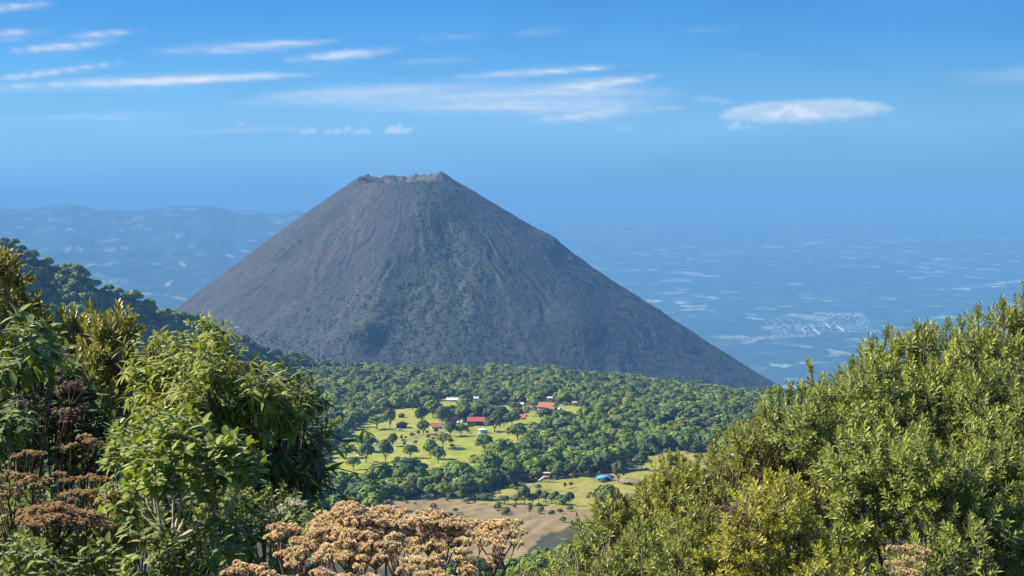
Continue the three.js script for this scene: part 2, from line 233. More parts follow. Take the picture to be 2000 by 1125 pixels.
// where plants hold on the slope: x across (metres from the axis), y height
function scrub(x, y, ang, r) {
  const n = fbm2(x / 30, y / 38, 4), band = Math.exp(-(((x - (62 - y * 0.30)) / (46 - y * 0.24)) ** 2)) * smooth(26, 0, y), tri = Math.exp(-(((x + 20) / (60 + Math.max(0, -y - 120) * 0.6)) ** 2)) * smooth(-110, -220, y), left = Math.exp(-(((x + 215) / 90) ** 2) - (((y + 270) / 36) ** 2)), edge = smooth(180, 330, x) * smooth(-0.1, -0.02, -Math.sin(ang) + 0.05) * 0.9, right = 0.45 * smooth(60, 200, x) * smooth(0.1, 0.4, n2(ang * 30, r / 300) + 0.4 * n);
  return clamp(1.0 * band + 0.95 * tri + 0.8 * left + edge + right + 0.12 + 0.75 * n - 0.12, 0, 1) * smooth(74, 92, r);
}
{
  const s = new Shape(), rr = [], az = [];
  for (let r = 6; r < 3000; r += r < 70 ? 6 : r < 760 ? 2.6 : r * 0.05) rr.push(r);
  for (let a = -14; a < 194; a += 0.36) az.push(a); for (let a = 194; a < 346; a += 3) az.push(a);
  const col = (x, y, ang, r) => {
    const wander = 0.7 * n2(r / 90, ang * 7) + 0.35 * n2(r / 26, ang * 17), streak = n2(ang * 36 + 2.4 * wander, r / 100), wide = n2(ang * 8 + 1.4 * wander, r / 105), f = fbm2(x / 12, y / 12, 4);
    let c = [0.027, 0.031, 0.043].map((v) => v * (1 + 0.30 * streak + 0.34 * wide + 0.60 * f));
    const g = scrub(x, y, ang, r); c = c.map((v, i) => mix(v, [0.047, 0.060, 0.038][i], g * (0.60 + 0.5 * fbm2(x / 7, y / 9, 3))));
    const line = (x0, w) => Math.exp(-(((x - x0) / w) ** 2));
    const path = y > -185 ? mix(-48, -136, clamp((12 - y) / 190, 0, 1)) : mix(-136, -240, clamp((-185 - y) / 90, 0, 1));
    let red = 0.6 * line(path + 7 * n2(y / 40, 2) + 5 * n2(y / 11, 8), 13 + 7 * n2(y / 20, 4)) * smooth(20, 0, y) * smooth(-290, -190, y) + 0.35 * line(path + 26, 30) * smooth(-160, -60, y);
    red += 0.22 * smooth(0.35, 0.7, n2(ang * 22, r / 420 + 9)) * smooth(-120, 0, x) * smooth(90, -50, x) * smooth(-150, -20, y);
    c = c.map((v, i) => mix(v, [0.105, 0.075, 0.085][i], clamp(red * (0.65 + 0.5 * f), 0, 1)));
    const pale = 0.6 * line(118 - (y + 120) * 0.22 + 6 * n2(y / 30, 5), 3.5) * smooth(-330, -250, y) * smooth(-40, -80, y) + 0.45 * line(170 - (y + 100) * 0.35 + 8 * n2(y / 24, 7), 3) * smooth(-280, -200, y) * smooth(-50, -100, y);
    c = c.map((v, i) => mix(v, [0.125, 0.12, 0.13][i], clamp(pale, 0, 1)));
    if (r < 86) { const k = smooth(86, 76, r), d = smooth(-0.2, 0.5, n2(x / 14, y / 9) + 0.5 * n2(x / 5, y / 4)); c = c.map((v, i) => mix(v, mix([0.105, 0.082, 0.088][i], [0.055, 0.046, 0.050][i], clamp(d + smooth(20, -60, x) * 0.5, 0, 1)), k * 0.9)); }
    const tan = smooth(96, 80, r) * line(-78, 16); return c.map((v, i) => mix(v, [0.17, 0.10, 0.05][i], tan * 0.7));
  };
  const rows = rr.map((r) => az.map((a) => { const t = a / 57.29578, y = coneHeight(t, r), x = Math.cos(t) * r; return s.v(V(x, y, Math.sin(t) * r), col(x, y, t, r), null, [t * 60, r / 24]); })), n = az.length;
  const hub = s.v(V(0, coneHeight(1, 0.1), 0), [0.1, 0.07, 0.07]);
  for (let j = 0; j < n; j++) { const k = (j + 1) % n; s.tri(hub, rows[0][k], rows[0][j]); for (let i = 1; i < rows.length; i++) s.quad(rows[i - 1][j], rows[i - 1][k], rows[i][k], rows[i][j]); }
  const volcano = part('volcano', s.done(), paint(1, 1, 1, 0.92)); volcano.position.set(CX, 14, CZ);
  tag(volcano, 'dark grey volcanic cone with an open crater and reddish scree streaks', null, null, 'structure');
}
{ // low bushes on its flanks
  const R = seeded(91), s = new Shape();
  for (let i = 0; i < 46; i++) { const d = V(R() * 2 - 1, R() * 0.9 + 0.05, R() * 2 - 1).normalize(), p = d.clone().multiply(V(0.55, 0.6, 0.55)), t = V(R() - 0.5, R() - 0.5, R() - 0.5).cross(d).normalize(), b = d.clone().cross(t), q = 0.22 + 0.12 * R(), c = 0.75 + 0.5 * R(), k = [[-1, -0.6], [1, -0.6], [0.4, 1], [-0.6, 0.8]].map(([x, y]) => s.v(p.clone().addScaledVector(t, x * q).addScaledVector(b, y * q), [c, c, c], d)); s.quad(...k); }
  const geo = s.done(), list = [], cols = [], m = new THREE.Matrix4();
  for (let i = 0; i < 130000 && list.length < 25000; i++) {
    const ang = (R() * 200 - 10) / 57.29578, r = Math.sqrt(mix(80 * 80, 720 * 720, R())), y = coneHeight(ang, r), x = Math.cos(ang) * r, g = scrub(x, y, ang, r);
    if (R() > g * g * (0.25 + 1.5 * smooth(-0.1, 0.4, fbm2(x / 17, y / 24, 3))) + 0.003) continue;
    const sc = (0.9 + 1.9 * R() * R()) * (0.8 + 0.4 * g); m.compose(V(CX + x, y + 13.8, CZ + Math.sin(ang) * r), new THREE.Quaternion().setFromAxisAngle(UP, R() * 6.3), V(sc * 1.3, sc * (0.7 + 0.4 * R()), sc * 1.3)); list.push(m.clone()); const q = 0.7 + 0.5 * R(); cols.push(lin(q, q, q * (0.8 + 0.3 * R())));
  }
  tag(copies('scrub_vegetation', geo, paint(0.054, 0.069, 0.038, 0.9, { side: THREE.DoubleSide }), list, cols), 'sparse low bushes scattered over the volcano slope', 'scrub', null, 'stuff');
}
// ───────────────────────── trees of the plateau ─────────────────────────
// a crown one unit wide and one unit tall standing on a trunk; leaf-sized faces spread over uneven lobes
function crownShape(seed, { lobes = 11, faces = 1000, flat = 0.8, size = 0.048, base = 0.22, gap = 0 } = {}) {
  const R = seeded(seed), s = new Shape(), L = [];
  for (let i = 0; i < lobes; i++) { const a = i * 2.4 + R(), q = Math.sqrt((i + 0.5) / lobes), y = mix(0.80, 0.40, q * q) * flat / 0.8 + 0.10 * (R() - 0.5), r = 0.15 + 0.09 * R(); L.push([V(Math.cos(a) * q * 0.34, base + (1 - base) * clamp(y, 0.2, 0.84), Math.sin(a) * q * 0.34), r, 0.72 + 0.56 * R()]); }
  L.push([V(0, base + (1 - base) * 0.42, 0), 0.27, 0.8]);
  for (let i = 0; i < faces; i++) {
    const [c, r, tone] = L[Math.floor(R() * L.length)], d = V(R() * 2 - 1, R() * 2 - 1, R() * 2 - 1); if (d.lengthSq() > 1 || d.lengthSq() < 0.02) { i--; continue; } d.normalize(); if (d.y < -0.35 && R() < 0.75) { i--; continue; }
    const p = c.clone().addScaledVector(d, r * (0.80 + 0.32 * R())); if (gap && n3(p.x * 5, p.y * 5, p.z * 5 + seed) < gap) continue;
    const nn = d.clone().add(V(R() - 0.5, R() - 0.3, R() - 0.5).multiplyScalar(0.9)).normalize(), t = V(R() - 0.5, R() - 0.5, R() - 0.5).cross(nn).normalize(), b = nn.clone().cross(t), z = size * (0.7 + 0.8 * R()), k = tone * (0.8 + 0.4 * R()), sh = d.clone().multiplyScalar(0.8).add(nn.clone().multiplyScalar(0.3)).add(p.clone().sub(V(0, base + 0.3, 0)).multiplyScalar(0.5)).normalize();
    s.quad(...[[-1, -0.35], [0.15, -0.9], [1, 0.3], [-0.2, 0.9]].map(([x, y]) => s.v(p.clone().addScaledVector(t, x * z).addScaledVector(b, y * z), [k, k, k * 0.95], sh)));
  }
  return s.done();
}
function trunkShape(seed, { base = 0.22, r = 0.028, spread = 0.24, forks = 5 } = {}) {
  const R = seeded(seed), s = new Shape(), fork = V(0.02 * (R() - 0.5), base * 0.85, 0);
  s.limb([V(0, -0.06, 0), V(0.01 * (R() - 0.5), base * 0.4, 0), fork], r * 1.25, r * 0.9, 6);
  for (let i = 0; i < forks; i++) { const a = i / forks * 6.28 + R(), e = V(Math.cos(a) * spread, base + (1 - base) * (0.35 + 0.3 * R()), Math.sin(a) * spread); s.limb([fork, fork.clone().lerp(e, 0.5).add(V(0, 0.03, 0)), e], r * 0.7, r * 0.25, 5); }
  return s.done();
}
const KINDS = [
  { crown: crownShape(1), trunk: trunkShape(21) },
  { crown: crownShape(2, { lobes: 14, flat: 0.74 }), trunk: trunkShape(22) },
  { crown: crownShape(3, { lobes: 8, flat: 0.86, base: 0.16 }), trunk: trunkShape(23, { base: 0.18 }) },
  { crown: crownShape(4, { lobes: 16, flat: 0.66, base: 0.30 }), trunk: trunkShape(24, { base: 0.32, spread: 0.3 }) },
  { crown: crownShape(5, { lobes: 9, faces: 640, gap: -0.15, base: 0.3 }), trunk: trunkShape(25, { base: 0.34, spread: 0.3, forks: 6 }) },
];
const GREEN = { dark: [0.070, 0.106, 0.021], mid: [0.122, 0.174, 0.024], light: [0.170, 0.232, 0.026], olive: [0.180, 0.180, 0.034], brown: [0.12, 0.10, 0.05], pale: [0.25, 0.20, 0.15] };
const crownMat = Object.fromEntries(Object.entries(GREEN).map(([k, c]) => [k, paint(...c, 0.8, { side: THREE.DoubleSide })])), barkMat = paint(0.12, 0.095, 0.07, 0.9), paleBark = paint(0.34, 0.29, 0.23, 0.9);
const ORDER = ['first', 'second', 'third', 'fourth', 'fifth', 'sixth', 'seventh', 'eighth', 'ninth', 'tenth', 'eleventh', 'twelfth', 'thirteenth', 'fourteenth', 'fifteenth', 'sixteenth', 'seventeenth', 'eighteenth', 'nineteenth', 'twentieth'];
const place = (list, i, get = (q) => q[0]) => ORDER[list.filter((q) => get(q) < get(list[i])).length] ?? 'last';
const protos = new Map();
function tree(p, w, h, kind, tone, turn, label, category = 'tree', group, name = 'tree') {
  const key = kind + tone; let t = protos.get(key);
  if (!t) { t = new THREE.Group(); part('trunk', KINDS[kind].trunk, tone === 'pale' ? paleBark : barkMat, t); part('crown', KINDS[kind].crown, crownMat[tone], t); protos.set(key, t); }
  const o = t.clone(); o.name = numbered(name); o.position.copy(p); o.rotation.y = turn; o.scale.set(w, h, w); scene.add(o); return tag(o, label, category, group);
}
// trees standing free on the grass: foot, crown width, height (all in pixels of the photograph), kind, tone, label
const FREE = [
  [736, 839, 44, 25, 4, 'mid', 'forked bare-legged tree with a Y-shaped trunk on the sunny grass'],
  [762, 836, 24, 36, 2, 'dark', 'slim dark tree directly left of the red hip-roofed hut'],
  [823, 828, 30, 32, 0, 'dark', 'leafy tree right of the red hip-roofed hut across the bright grass strip'],
  [846, 817, 36, 34, 1, 'mid', 'broad tree on the grass between the hip-roofed hut and the white-roofed building'],
  [864, 827, 20, 30, 0, 'dark', 'dark round tree touching the left end of the small red roof'],
  [806, 801, 24, 30, 2, 'mid', 'tree at the top corner of the bright grass strip by the forest edge'],
  [767, 873, 22, 25, 0, 'dark', 'dark round tree on the grass just below the track and the fence'],
  [715, 904, 34, 36, 1, 'dark', 'spreading tree above the row of white stones, right of its neighbour'],
  [720, 883, 38, 30, 0, 'dark', 'wide dark tree below the dry lawn beside the track'],
  [676, 897, 42, 28, 3, 'mid', 'wide flat tree above the row of white stones, at their left end'],
  [753, 902, 30, 40, 2, 'dark', 'tall dark tree with a shaded trunk between the white stones and the meadow'],
  [801, 894, 34, 25, 1, 'dark', 'dark tree at the left edge of the open meadow'],
  [841, 897, 30, 36, 0, 'mid', 'tree with a thin bare trunk on the left half of the open meadow'],
  [856, 905, 30, 30, 2, 'mid', 'round lone tree on the open meadow casting a long shadow'],
  [865, 875, 33, 28, 4, 'olive', 'olive tree with a leaning trunk at the top of the open meadow'],
  [777, 920, 24, 26, 0, 'dark', 'small dark tree at the bottom edge of the grass above the wood'],
  [802, 925, 44, 29, 1, 'dark', 'wide dark tree at the lower left corner of the open meadow'],
  [880, 852, 26, 26, 0, 'dark', 'dark round tree below the orange tiled roof'],
  [900, 852, 28, 22, 3, 'mid', 'low wide tree below the long red-roofed building, left of the turquoise pavilion'],
  [827, 849, 28, 26, 2, 'dark', 'dark tree left of the orange tiled roof'],
  [946, 884, 36, 33, 0, 'mid', 'large tree with a pale forked trunk right of the open meadow, below the turquoise pavilion'],
  [966, 843, 40, 30, 1, 'dark', 'dark spreading tree right of the turquoise pavilion'],
  [1011, 864, 40, 36, 3, 'mid', 'flat-topped tree on the grass right of the village, with a clear trunk'],
  [980, 906, 56, 48, 1, 'light', 'big bright green tree at the right end of the open meadow'],
  [936, 912, 46, 20, 3, 'olive', 'low brownish tree at the lower right corner of the open meadow'],
  [1000, 829, 34, 22, 0, 'dark', 'dark round tree just below the partly hidden orange roof'],
  [907, 813, 26, 28, 0, 'dark', 'tree behind the gap between the two red roofs'],
  [933, 813, 32, 29, 1, 'mid', 'broad tree directly behind the long red roof'],
  [955, 809, 22, 24, 2, 'brown', 'brownish tree behind the right end of the long red roof'],
  [1005, 804, 30, 17, 0, 'dark', 'dark low tree in front of the small white hut'],
  [1029, 813, 20, 18, 4, 'olive', 'small thin tree between the orange roof and the light path'],
  [1208, 943, 30, 40, 2, 'dark', 'dark tall tree between the blue-roofed shelter and the thatched shelter'],
  [1253, 921, 28, 36, 0, 'dark', 'dark tree with a bare trunk behind the thatched shelter'],
  [1312, 912, 32, 22, 4, 'mid', 'thin bushy tree on the dry grass right of the thatched shelter'],
  [1337, 946, 28, 22, 0, 'dark', 'dark round tree on the grass beside the right bush'],
  [1103, 954, 7, 11, 2, 'dark', 'left of the two saplings on the lower grass'],
  [1115, 951, 9, 9, 0, 'dark', 'right of the two saplings on the lower grass'],
  [881, 971, 28, 15, 3, 'pale', 'pale grey leafless tree at the foot of the wood'],
  [1024, 985, 26, 33, 2, 'dark', 'tallest tree of the short hedge row above the dry field'],
  [1052, 980, 18, 22, 0, 'dark', 'second tree of the short hedge row above the dry field'],
  [1113, 986, 20, 24, 2, 'dark', 'last pointed tree of the short hedge row above the dry field'],
  [1035, 1012, 10, 26, 4, 'brown', 'thin bare young tree standing on the dry field'],
];
const taken = [];
for (const [i, [px, py, w, h, kind, tone, label]] of FREE.entries()) {
  const p = onLand(px, py), m = -p.z / F; taken.push([p.x, p.z, w * m * 0.4]);
  tree(p, w * m * 1.08, h * m * 1.08, kind, tone, i * 1.7, label, i === 35 || i === 36 ? 'sapling' : 'tree');
}
for (const [i, [px, py, w, h, nth]] of [[640, 912, 24, 20], [690, 918, 30, 26], [735, 924, 26, 22], [790, 912, 20, 18], [828, 924, 22, 20], [905, 926, 24, 20], [925, 905, 18, 16], [1040, 846, 24, 24], [1028, 868, 26, 22], [880, 868, 14, 12], [700, 872, 20, 18], [655, 884, 22, 18]].map((q, k, l) => [...q, place(l, k)]).entries()) { const p = onLand(px, py), m = -p.z / F; taken.push([p.x, p.z, w * m * 0.4]); tree(p, w * m, h * m, [0, 1, 2, 3][i % 4], ['dark', 'mid', 'olive'][i % 3], i * 2.1, `smaller tree scattered on the village grass, ${nth} from the left`, 'tree', 'smaller trees scattered over the village grass'); }
for (const [i, [px, py, w, h, nth]] of [[1066, 984, 16, 14], [1078, 984, 14, 13], [1085, 985, 13, 17], [1096, 986, 17, 13], [1104, 987, 14, 12], [1040, 985, 17, 15], [985, 983, 22, 9], [1008, 984, 20, 11], [950, 978, 24, 10], [905, 975, 26, 11]].map((q, i, l) => [...q, place(l, i)]).entries()) { const p = onLand(px, py), m = -p.z / F; tree(p, w * m * 1.5, h * m * 1.5, [2, 0, 1][i % 3], i % 2 ? 'mid' : 'dark', i, `low bush in the hedge row above the dry field, ${nth} from the left`, 'bush', 'hedge row bushes above the dry field', 'bush'); }
for (const [i, [px, py, w, h, nth]] of [[784, 862, 5, 9], [792, 858, 8, 5], [803, 856, 7, 9], [808, 853, 6, 5], [817, 851, 7, 8], [834, 850, 6, 6], [852, 848, 8, 8], [858, 856, 6, 5], [790, 872, 7, 6], [812, 868, 8, 6], [836, 858, 9, 7], [846, 862, 10, 7]].map((q, i, l) => [...q, place(l, i)]).entries()) { const p = onLand(px, py), m = -p.z / F; tree(p, w * m * 1.2, h * m * 1.3, [2, 0][i % 2], ['dark', 'mid', 'olive'][i % 3], i, `small clipped shrub in the garden along the track, ${nth} from the left`, 'shrub', 'garden shrubs along the track', 'garden_shrub'); }
for (const [i, x] of [893, 898, 903, 908, 913, 918, 923, 928].entries()) { const p = onLand(x, 846 - (x - 893) * 0.28), m = -p.z / F; tree(p, 6 * m, 11 * m, 2, 'dark', i, `slim dark hedge plant left of the turquoise pavilion, ${ORDER[i]} from the left`, 'shrub', 'hedge plants by the turquoise pavilion', 'hedge_plant'); }

// the forest: every tree is placed; the 230 that show largest are things, the rest one wood
{
  const R = seeded(303), all = [], houses = [[885, 782], [930, 780], [1012, 790], [1069, 795], [1075, 781], [1098, 797], [1125, 788], [930, 826], [882, 824], [898, 825], [877, 830], [854, 834], [785, 834], [784, 816], [782, 842], [943, 847], [1015, 815], [1178, 942], [1232, 944], [1065, 940], [1048, 942], [1056, 800], [1082, 804], [1064, 806]].map(([a, b]) => onLand(a, b));
  for (let d = 300; d < 2060; d += 6.4) for (let x = -0.36 * d - 30; x < 0.36 * d + 30; x += 6.4) {
    const px = x + (R() - 0.5) * 6, pz = -d + (R() - 0.5) * 6, u = px / -pz, near = -pz < 560;
    if (near && (u < -0.05 || u > 0.22 || -pz > 505)) continue;
    const k = clearing(px, pz); if (k >= 0 && !(k === 1 && u > 0.1 && R() < 0.012)) continue;
    if (-pz > 560 && -pz < 640 && u < 0.1) continue;
    const f = R(), w = (5.2 + 5.6 * f * f + 2.0 * n2(px / 60, pz / 60)) * (-pz > 1500 ? 1.12 : 1) * (near ? 0.58 : 1);
    if (R() < (near ? 0.1 : 0.32) || taken.some(([a, b, r]) => (px - a) ** 2 + (pz - b) ** 2 < (r + w * 0.30) ** 2)) continue;
    if (houses.some((q) => (px - q.x) ** 2 + (pz - q.z) ** 2 < 90 || (Math.abs(px - q.x * pz / q.z) < 9 && pz > q.z && pz < q.z + 80))) continue;
    taken.push([px, pz, w * 0.42]); if (taken.length > 700) taken.shift();
    const y = landHeight(px, pz), toe = n2(px / 130 + 7, pz / 130), tone = R() + 0.45 * toe;
    const spot = V(px, y - 0.4, pz).applyMatrix4(camera.matrixWorldInverse), sx = 1000 + spot.x / -spot.z * F, sy = 562.5 - spot.y / -spot.z * F;
    all.push({ p: V(px, y - 0.4, pz), w: w * 1.48, h: w * (0.96 + 0.3 * R()) + 1.2, kind: Math.floor(R() * 4), tone: spot.x / -spot.z < -0.19 && R() < 0.7 ? 'light' : tone < 0.32 ? 'dark' : tone < 0.80 ? 'mid' : tone < 1.08 ? 'light' : R() < 0.75 ? 'olive' : 'brown', turn: R() * 6.3, size: w / -pz, sx, sy, u });
  }
  for (const t of all) if (-t.p.z > 1150 || t.sx < 420) t.p.y -= 0.2 * t.h;
  const hid = (t) => t.sx < 640 ? t.sy > 600 : t.sx > 1380 ? true : t.sy > (t.sx < 1050 ? 985 : t.sx < 1150 ? 1125 : 960) || (t.sx < 660 && t.sy > 780);
  const seen = all.filter((t) => !hid(t) && t.sx > 20 && t.sy < 1115).sort((a, b) => b.size - a.size).slice(0, 228); seen.forEach((t) => (t.own = true));
  const zone = (t) => -t.p.z < 560 ? ['tree on the near green slope behind the dried flowers', 'trees on the near slope'] : t.sx < 420 ? ['tree on the dark wooded hillside at the left', 'trees on the left hillside'] : t.sy > 900 && t.sx < 1010 ? ['tree in the wood below the open meadow', 'trees in the wood below the meadow'] : t.sx > 1010 ? ['tree in the dense wood right of the village', 'trees in the wood right of the village'] : t.sy > 800 ? ['tree among the village clearings', 'trees among the village clearings'] : ['tree in the forest between the village and the volcano', 'forest trees between village and volcano'];
  const marks = [['blue-roofed shelter', 1178, 930], ['thatched shelter', 1232, 940], ['wooden ramp platform', 1065, 930], ['large terracotta hall', 1069, 788], ['long red-roofed lodge', 930, 822], ['turquoise pavilion', 943, 840], ['hip-roofed red hut', 785, 830], ['orange tiled house', 854, 830], ['white-roofed long building', 885, 780], ['white stone row', 655, 900], ['two saplings', 1109, 948], ['open meadow', 890, 890], ['dry field', 900, 985], ['pale leafless tree', 881, 965], ['brightest meadow tree', 979, 885], ['volcano foot', 1000, 712]];
  for (const t of seen) {
    const [, g] = zone(t), [m, mx, my] = marks.reduce((a, b) => Math.hypot(t.sx - b[1], (t.sy - b[2]) * 1.6) < Math.hypot(t.sx - a[1], (t.sy - a[2]) * 1.6) ? b : a), dx = t.sx - mx, dy = (t.sy - my) * 1.6, far = Math.hypot(dx, dy), way = Math.abs(dx) > 2.2 * Math.abs(dy) ? (dx < 0 ? 'left of' : 'right of') : Math.abs(dy) > 2.2 * Math.abs(dx) ? (dy < 0 ? 'above' : 'below') : `${dy < 0 ? 'above' : 'below'} and ${dx < 0 ? 'left' : 'right'} of`;
    const look = `${t.w > 13.5 ? 'large ' : t.w < 9 ? 'small ' : ''}${{ light: 'bright green', mid: 'green', dark: 'dark green', olive: 'olive', brown: 'brownish' }[t.tone]} tree`, label = -t.p.z < 560 ? `${look} on the near slope behind the dried flowers` : `${look} ${far < 45 ? 'just ' : far > 140 ? 'far ' : ''}${way} the ${m}`;
    t.label = label; t.group = -t.p.z < 560 ? g : `forest trees ${way} the ${m}`;
  }
  for (const t of seen) { const same = seen.filter((q) => q.label === t.label), nth = same.filter((q) => q.sx < t.sx).length; tree(t.p, t.w, t.h, t.kind, t.tone, t.turn, same.length > 1 && nth < 20 ? `${t.label}, ${ORDER[nth]} from left` : t.label, 'tree', t.group);
  }
  const rest = all.filter((t) => !t.own), q = new THREE.Quaternion();
  // one wood, one mass: a single crown shape is not enough, so each of four kinds gets its share under one object
  const wood = new THREE.Group(); wood.name = 'forest'; tag(wood, 'dense green forest covering the plateau up to the foot of the volcano', 'forest', null, 'stuff'); scene.add(wood);
  for (let k = 0; k < 4; k++) { const mine = rest.filter((t) => t.kind === k); copies('canopy', KINDS[k].crown, paint(1, 1, 1, 0.8, { side: THREE.DoubleSide }), mine.map((t) => new THREE.Matrix4().compose(t.p, q.setFromAxisAngle(UP, t.turn), V(t.w, t.h, t.w))), mine.map((t) => lin(...GREEN[t.tone]).multiplyScalar(0.85 + 0.3 * ((t.turn * 7) % 1))), wood); copies('trunks', KINDS[k].trunk, barkMat, mine.filter((t) => -t.p.z < 1200).map((t) => new THREE.Matrix4().compose(t.p, q.setFromAxisAngle(UP, t.turn), V(t.w, t.h, t.w))), null, wood); }
  // low scrub under the trees and along the edges
  const scrubs = [], tint = []; for (let i = 0; i < 9000; i++) { const d = 600 + 800 * R(), u = -0.14 + 0.36 * R(), x = u * d, k = clearing(x, -d), keep = k < 0 ? 0.9 : k === 1 ? 0.05 + 0.3 * smooth(0.05, 0.12, u) * smooth(0.1, 0.3, n2(x / 22, d / 22)) : k === 2 ? 0.03 + 0.4 * smooth(0.25, 0.5, n2(x / 14 + 3, d / 20)) : 0.004; if (R() > keep) continue; const s = 0.8 + 1.8 * R(); scrubs.push(new THREE.Matrix4().compose(V(x, landHeight(x, -d) - 0.25 * s, -d), q.setFromAxisAngle(UP, R() * 6), V(s * 1.6, s * 1.2, s * 1.6))); tint.push(lin(...GREEN[['dark', 'mid', 'olive', 'mid'][i % 4]])); }
  tag(copies('undergrowth', KINDS[2].crown, paint(1, 1, 1, 0.85, { side: THREE.DoubleSide }), scrubs, tint), 'low bushes and undergrowth on the clearings and forest floor', 'undergrowth', null, 'stuff');
}

// ───────────────────────── village ─────────────────────────
const white = paint(0.80, 0.80, 0.78, 0.6), cream = paint(0.62, 0.56, 0.46, 0.8), darkWood = paint(0.07, 0.045, 0.03, 0.8), plank = paint(0.42, 0.36, 0.28, 0.85), red = paint(0.42, 0.11, 0.085, 0.75), orange = paint(0.46, 0.17, 0.10, 0.8), blue = paint(0.06, 0.32, 0.62, 0.5), teal = paint(0.10, 0.46, 0.42, 0.5), paleTeal = paint(0.52, 0.80, 0.76, 0.5), thatch = paint(0.24, 0.17, 0.115, 0.95), glassy = paint(0.03, 0.04, 0.05, 0.15), steel = paint(0.5, 0.5, 0.5, 0.4), stone = paint(0.78, 0.77, 0.74, 0.8), navy = paint(0.03, 0.06, 0.14, 0.3);
// a gabled roof with thickness, eaves and a ridge cap; ribs run down the slope
function gable(w, d, rise, over, t = 0.12) { const s = new Shape(), y = (x) => rise * (1 - Math.abs(x) / (d / 2)), e = d / 2 + over, W = w / 2 + over, drop = y(e); for (const k of [-1, 1]) { const a = [V(-W, rise, 0), V(W, rise, 0), V(W, drop, k * e), V(-W, drop, k * e)], b = a.map((p) => p.clone().add(V(0, t, 0))); const i = [...a, ...b].map((p) => s.v(p)); if (k > 0) { s.quad(i[4], i[7], i[6], i[5]); s.quad(i[0], i[1], i[2], i[3]); } else { s.quad(i[4], i[5], i[6], i[7]); s.quad(i[0], i[3], i[2], i[1]); } s.quad(i[3], i[2], i[6], i[7]); s.quad(i[1], i[5], i[6], i[2]); s.quad(i[0], i[3], i[7], i[4]); for (let x = -W + 0.3; x < W; x += 0.6) { const up = V(0, t + 0.035, 0); s.limb([V(x, rise, 0).add(up), V(x, drop, k * e).add(up)], 0.05, 0.05, 4); } } s.limb([V(-W, rise + t + 0.05, 0), V(W, rise + t + 0.05, 0)], 0.13, 0.13, 6); return s.done(); }
function hip(w, d, rise, over, t = 0.12) { const s = new Shape(), W = w / 2 + over, D = d / 2 + over, r = Math.max(0.2, (w - d) / 2), A = [V(-W, 0, D), V(W, 0, D), V(W, 0, -D), V(-W, 0, -D)].map((p) => s.v(p.add(V(0, -over * rise / D, 0)))), up = [V(-r, rise, 0), V(r, rise, 0)].map((p) => s.v(p)); s.quad(A[0], A[1], up[1], up[0]); s.quad(A[2], A[3], up[0], up[1]); s.tri(A[1], A[2], up[1]); s.tri(A[3], A[0], up[0]); s.quad(A[3], A[2], A[1], A[0]); for (const [a, b] of [[-W, -D], [W, -D], [W, D], [-W, D]].map(([x, z]) => [V(x, t * 0.3 - over * rise / D, z), V(Math.sign(x) * r, rise + t * 0.3, 0)])) s.limb([a, b], 0.1, 0.1, 5); s.limb([V(-r, rise + 0.04, 0), V(r, rise + 0.04, 0)], 0.11, 0.11, 5); return s.done(); }
function house(name, label, px, py, o) {
  const p = onLand(px, py), m = -p.z / F, w = o.w * m, d = (o.d ?? o.w * 0.5) * m, h = o.h * m, t = thing(name, label, o.category ?? 'house', p.setY(p.y + 0.15), o.turn ?? 0), wall = new Shape();
  const foot = new Shape().box(-w / 2 - 0.15, -2.2, -d / 2 - 0.15, w / 2 + 0.15, 0.12, d / 2 + 0.15).done(); part('foundation', foot, cream, t);
  wall.box(-w / 2, 0.12, -d / 2, w / 2, h, d / 2); if (o.roof !== 'hip') { const a = [V(-w / 2, h, d / 2), V(-w / 2, h, -d / 2), V(-w / 2, h + (o.rise * m) * 0.98, 0), V(w / 2, h, d / 2), V(w / 2, h, -d / 2), V(w / 2, h + (o.rise * m) * 0.98, 0)].map((q) => wall.v(q)); wall.tri(a[0], a[2], a[1]); wall.tri(a[3], a[4], a[5]); }
  part('wall', wall.done(), o.wall, t);
  const roof = part('roof', (o.roof === 'hip' ? hip : gable)(w, d, o.rise * m, o.over ?? 0.5), o.tone, t); roof.position.y = h + (o.roof === 'hip' ? 0.12 : 0.0);
  const n = o.windows ?? 3; for (let i = 0; i < n; i++) { const x = (i + 0.5) / n * w - w / 2, isDoor = i === Math.floor(n / 2); const g = new Shape(); if (isDoor) g.box(-0.45, 0.13, 0, 0.45, Math.min(2.05, h - 0.2), 0.06); else g.box(-0.5, h * 0.38, 0, 0.5, h * 0.78, 0.05); const q = part(isDoor ? 'door' : 'window', g.done(), isDoor ? darkWood : glassy, t); q.position.set(x, 0, d / 2); }
  if (o.porch) { const post = new Shape().box(-0.07, 0.12, -0.07, 0.07, h, 0.07).done(); for (let i = 0; i <= 4; i++) part('post', post, darkWood, t).position.set((i / 4 - 0.5) * w, 0, d / 2 + 1.3); part('porch_floor', new Shape().box(-w / 2, 0, d / 2 + 0.004, w / 2, 0.11, d / 2 + 1.5).done(), plank, t); part('porch_roof', new Shape().box(-w / 2 - 0.2, h - 0.12, d / 2 + 0.02, w / 2 + 0.2, h - 0.02, d / 2 + 1.6).done(), o.tone, t); }
  return t;
}
house('long_building', 'long white-roofed building on the far lawn at the forest edge', 885, 784, { w: 24, d: 13, h: 3.5, rise: 3.2, wall: cream, tone: white, windows: 5, category: 'building' });
house('hut', 'small white hut half hidden by trees right of the long white-roofed building', 930, 782, { w: 8, d: 6, h: 4.5, rise: 2.5, wall: white, tone: white, windows: 2 });
house('hut', 'low white-roofed hut behind a dark tree, above the partly hidden orange roof', 1012, 792, { w: 19, d: 10, h: 3, rise: 2.4, wall: white, tone: white, windows: 3 });
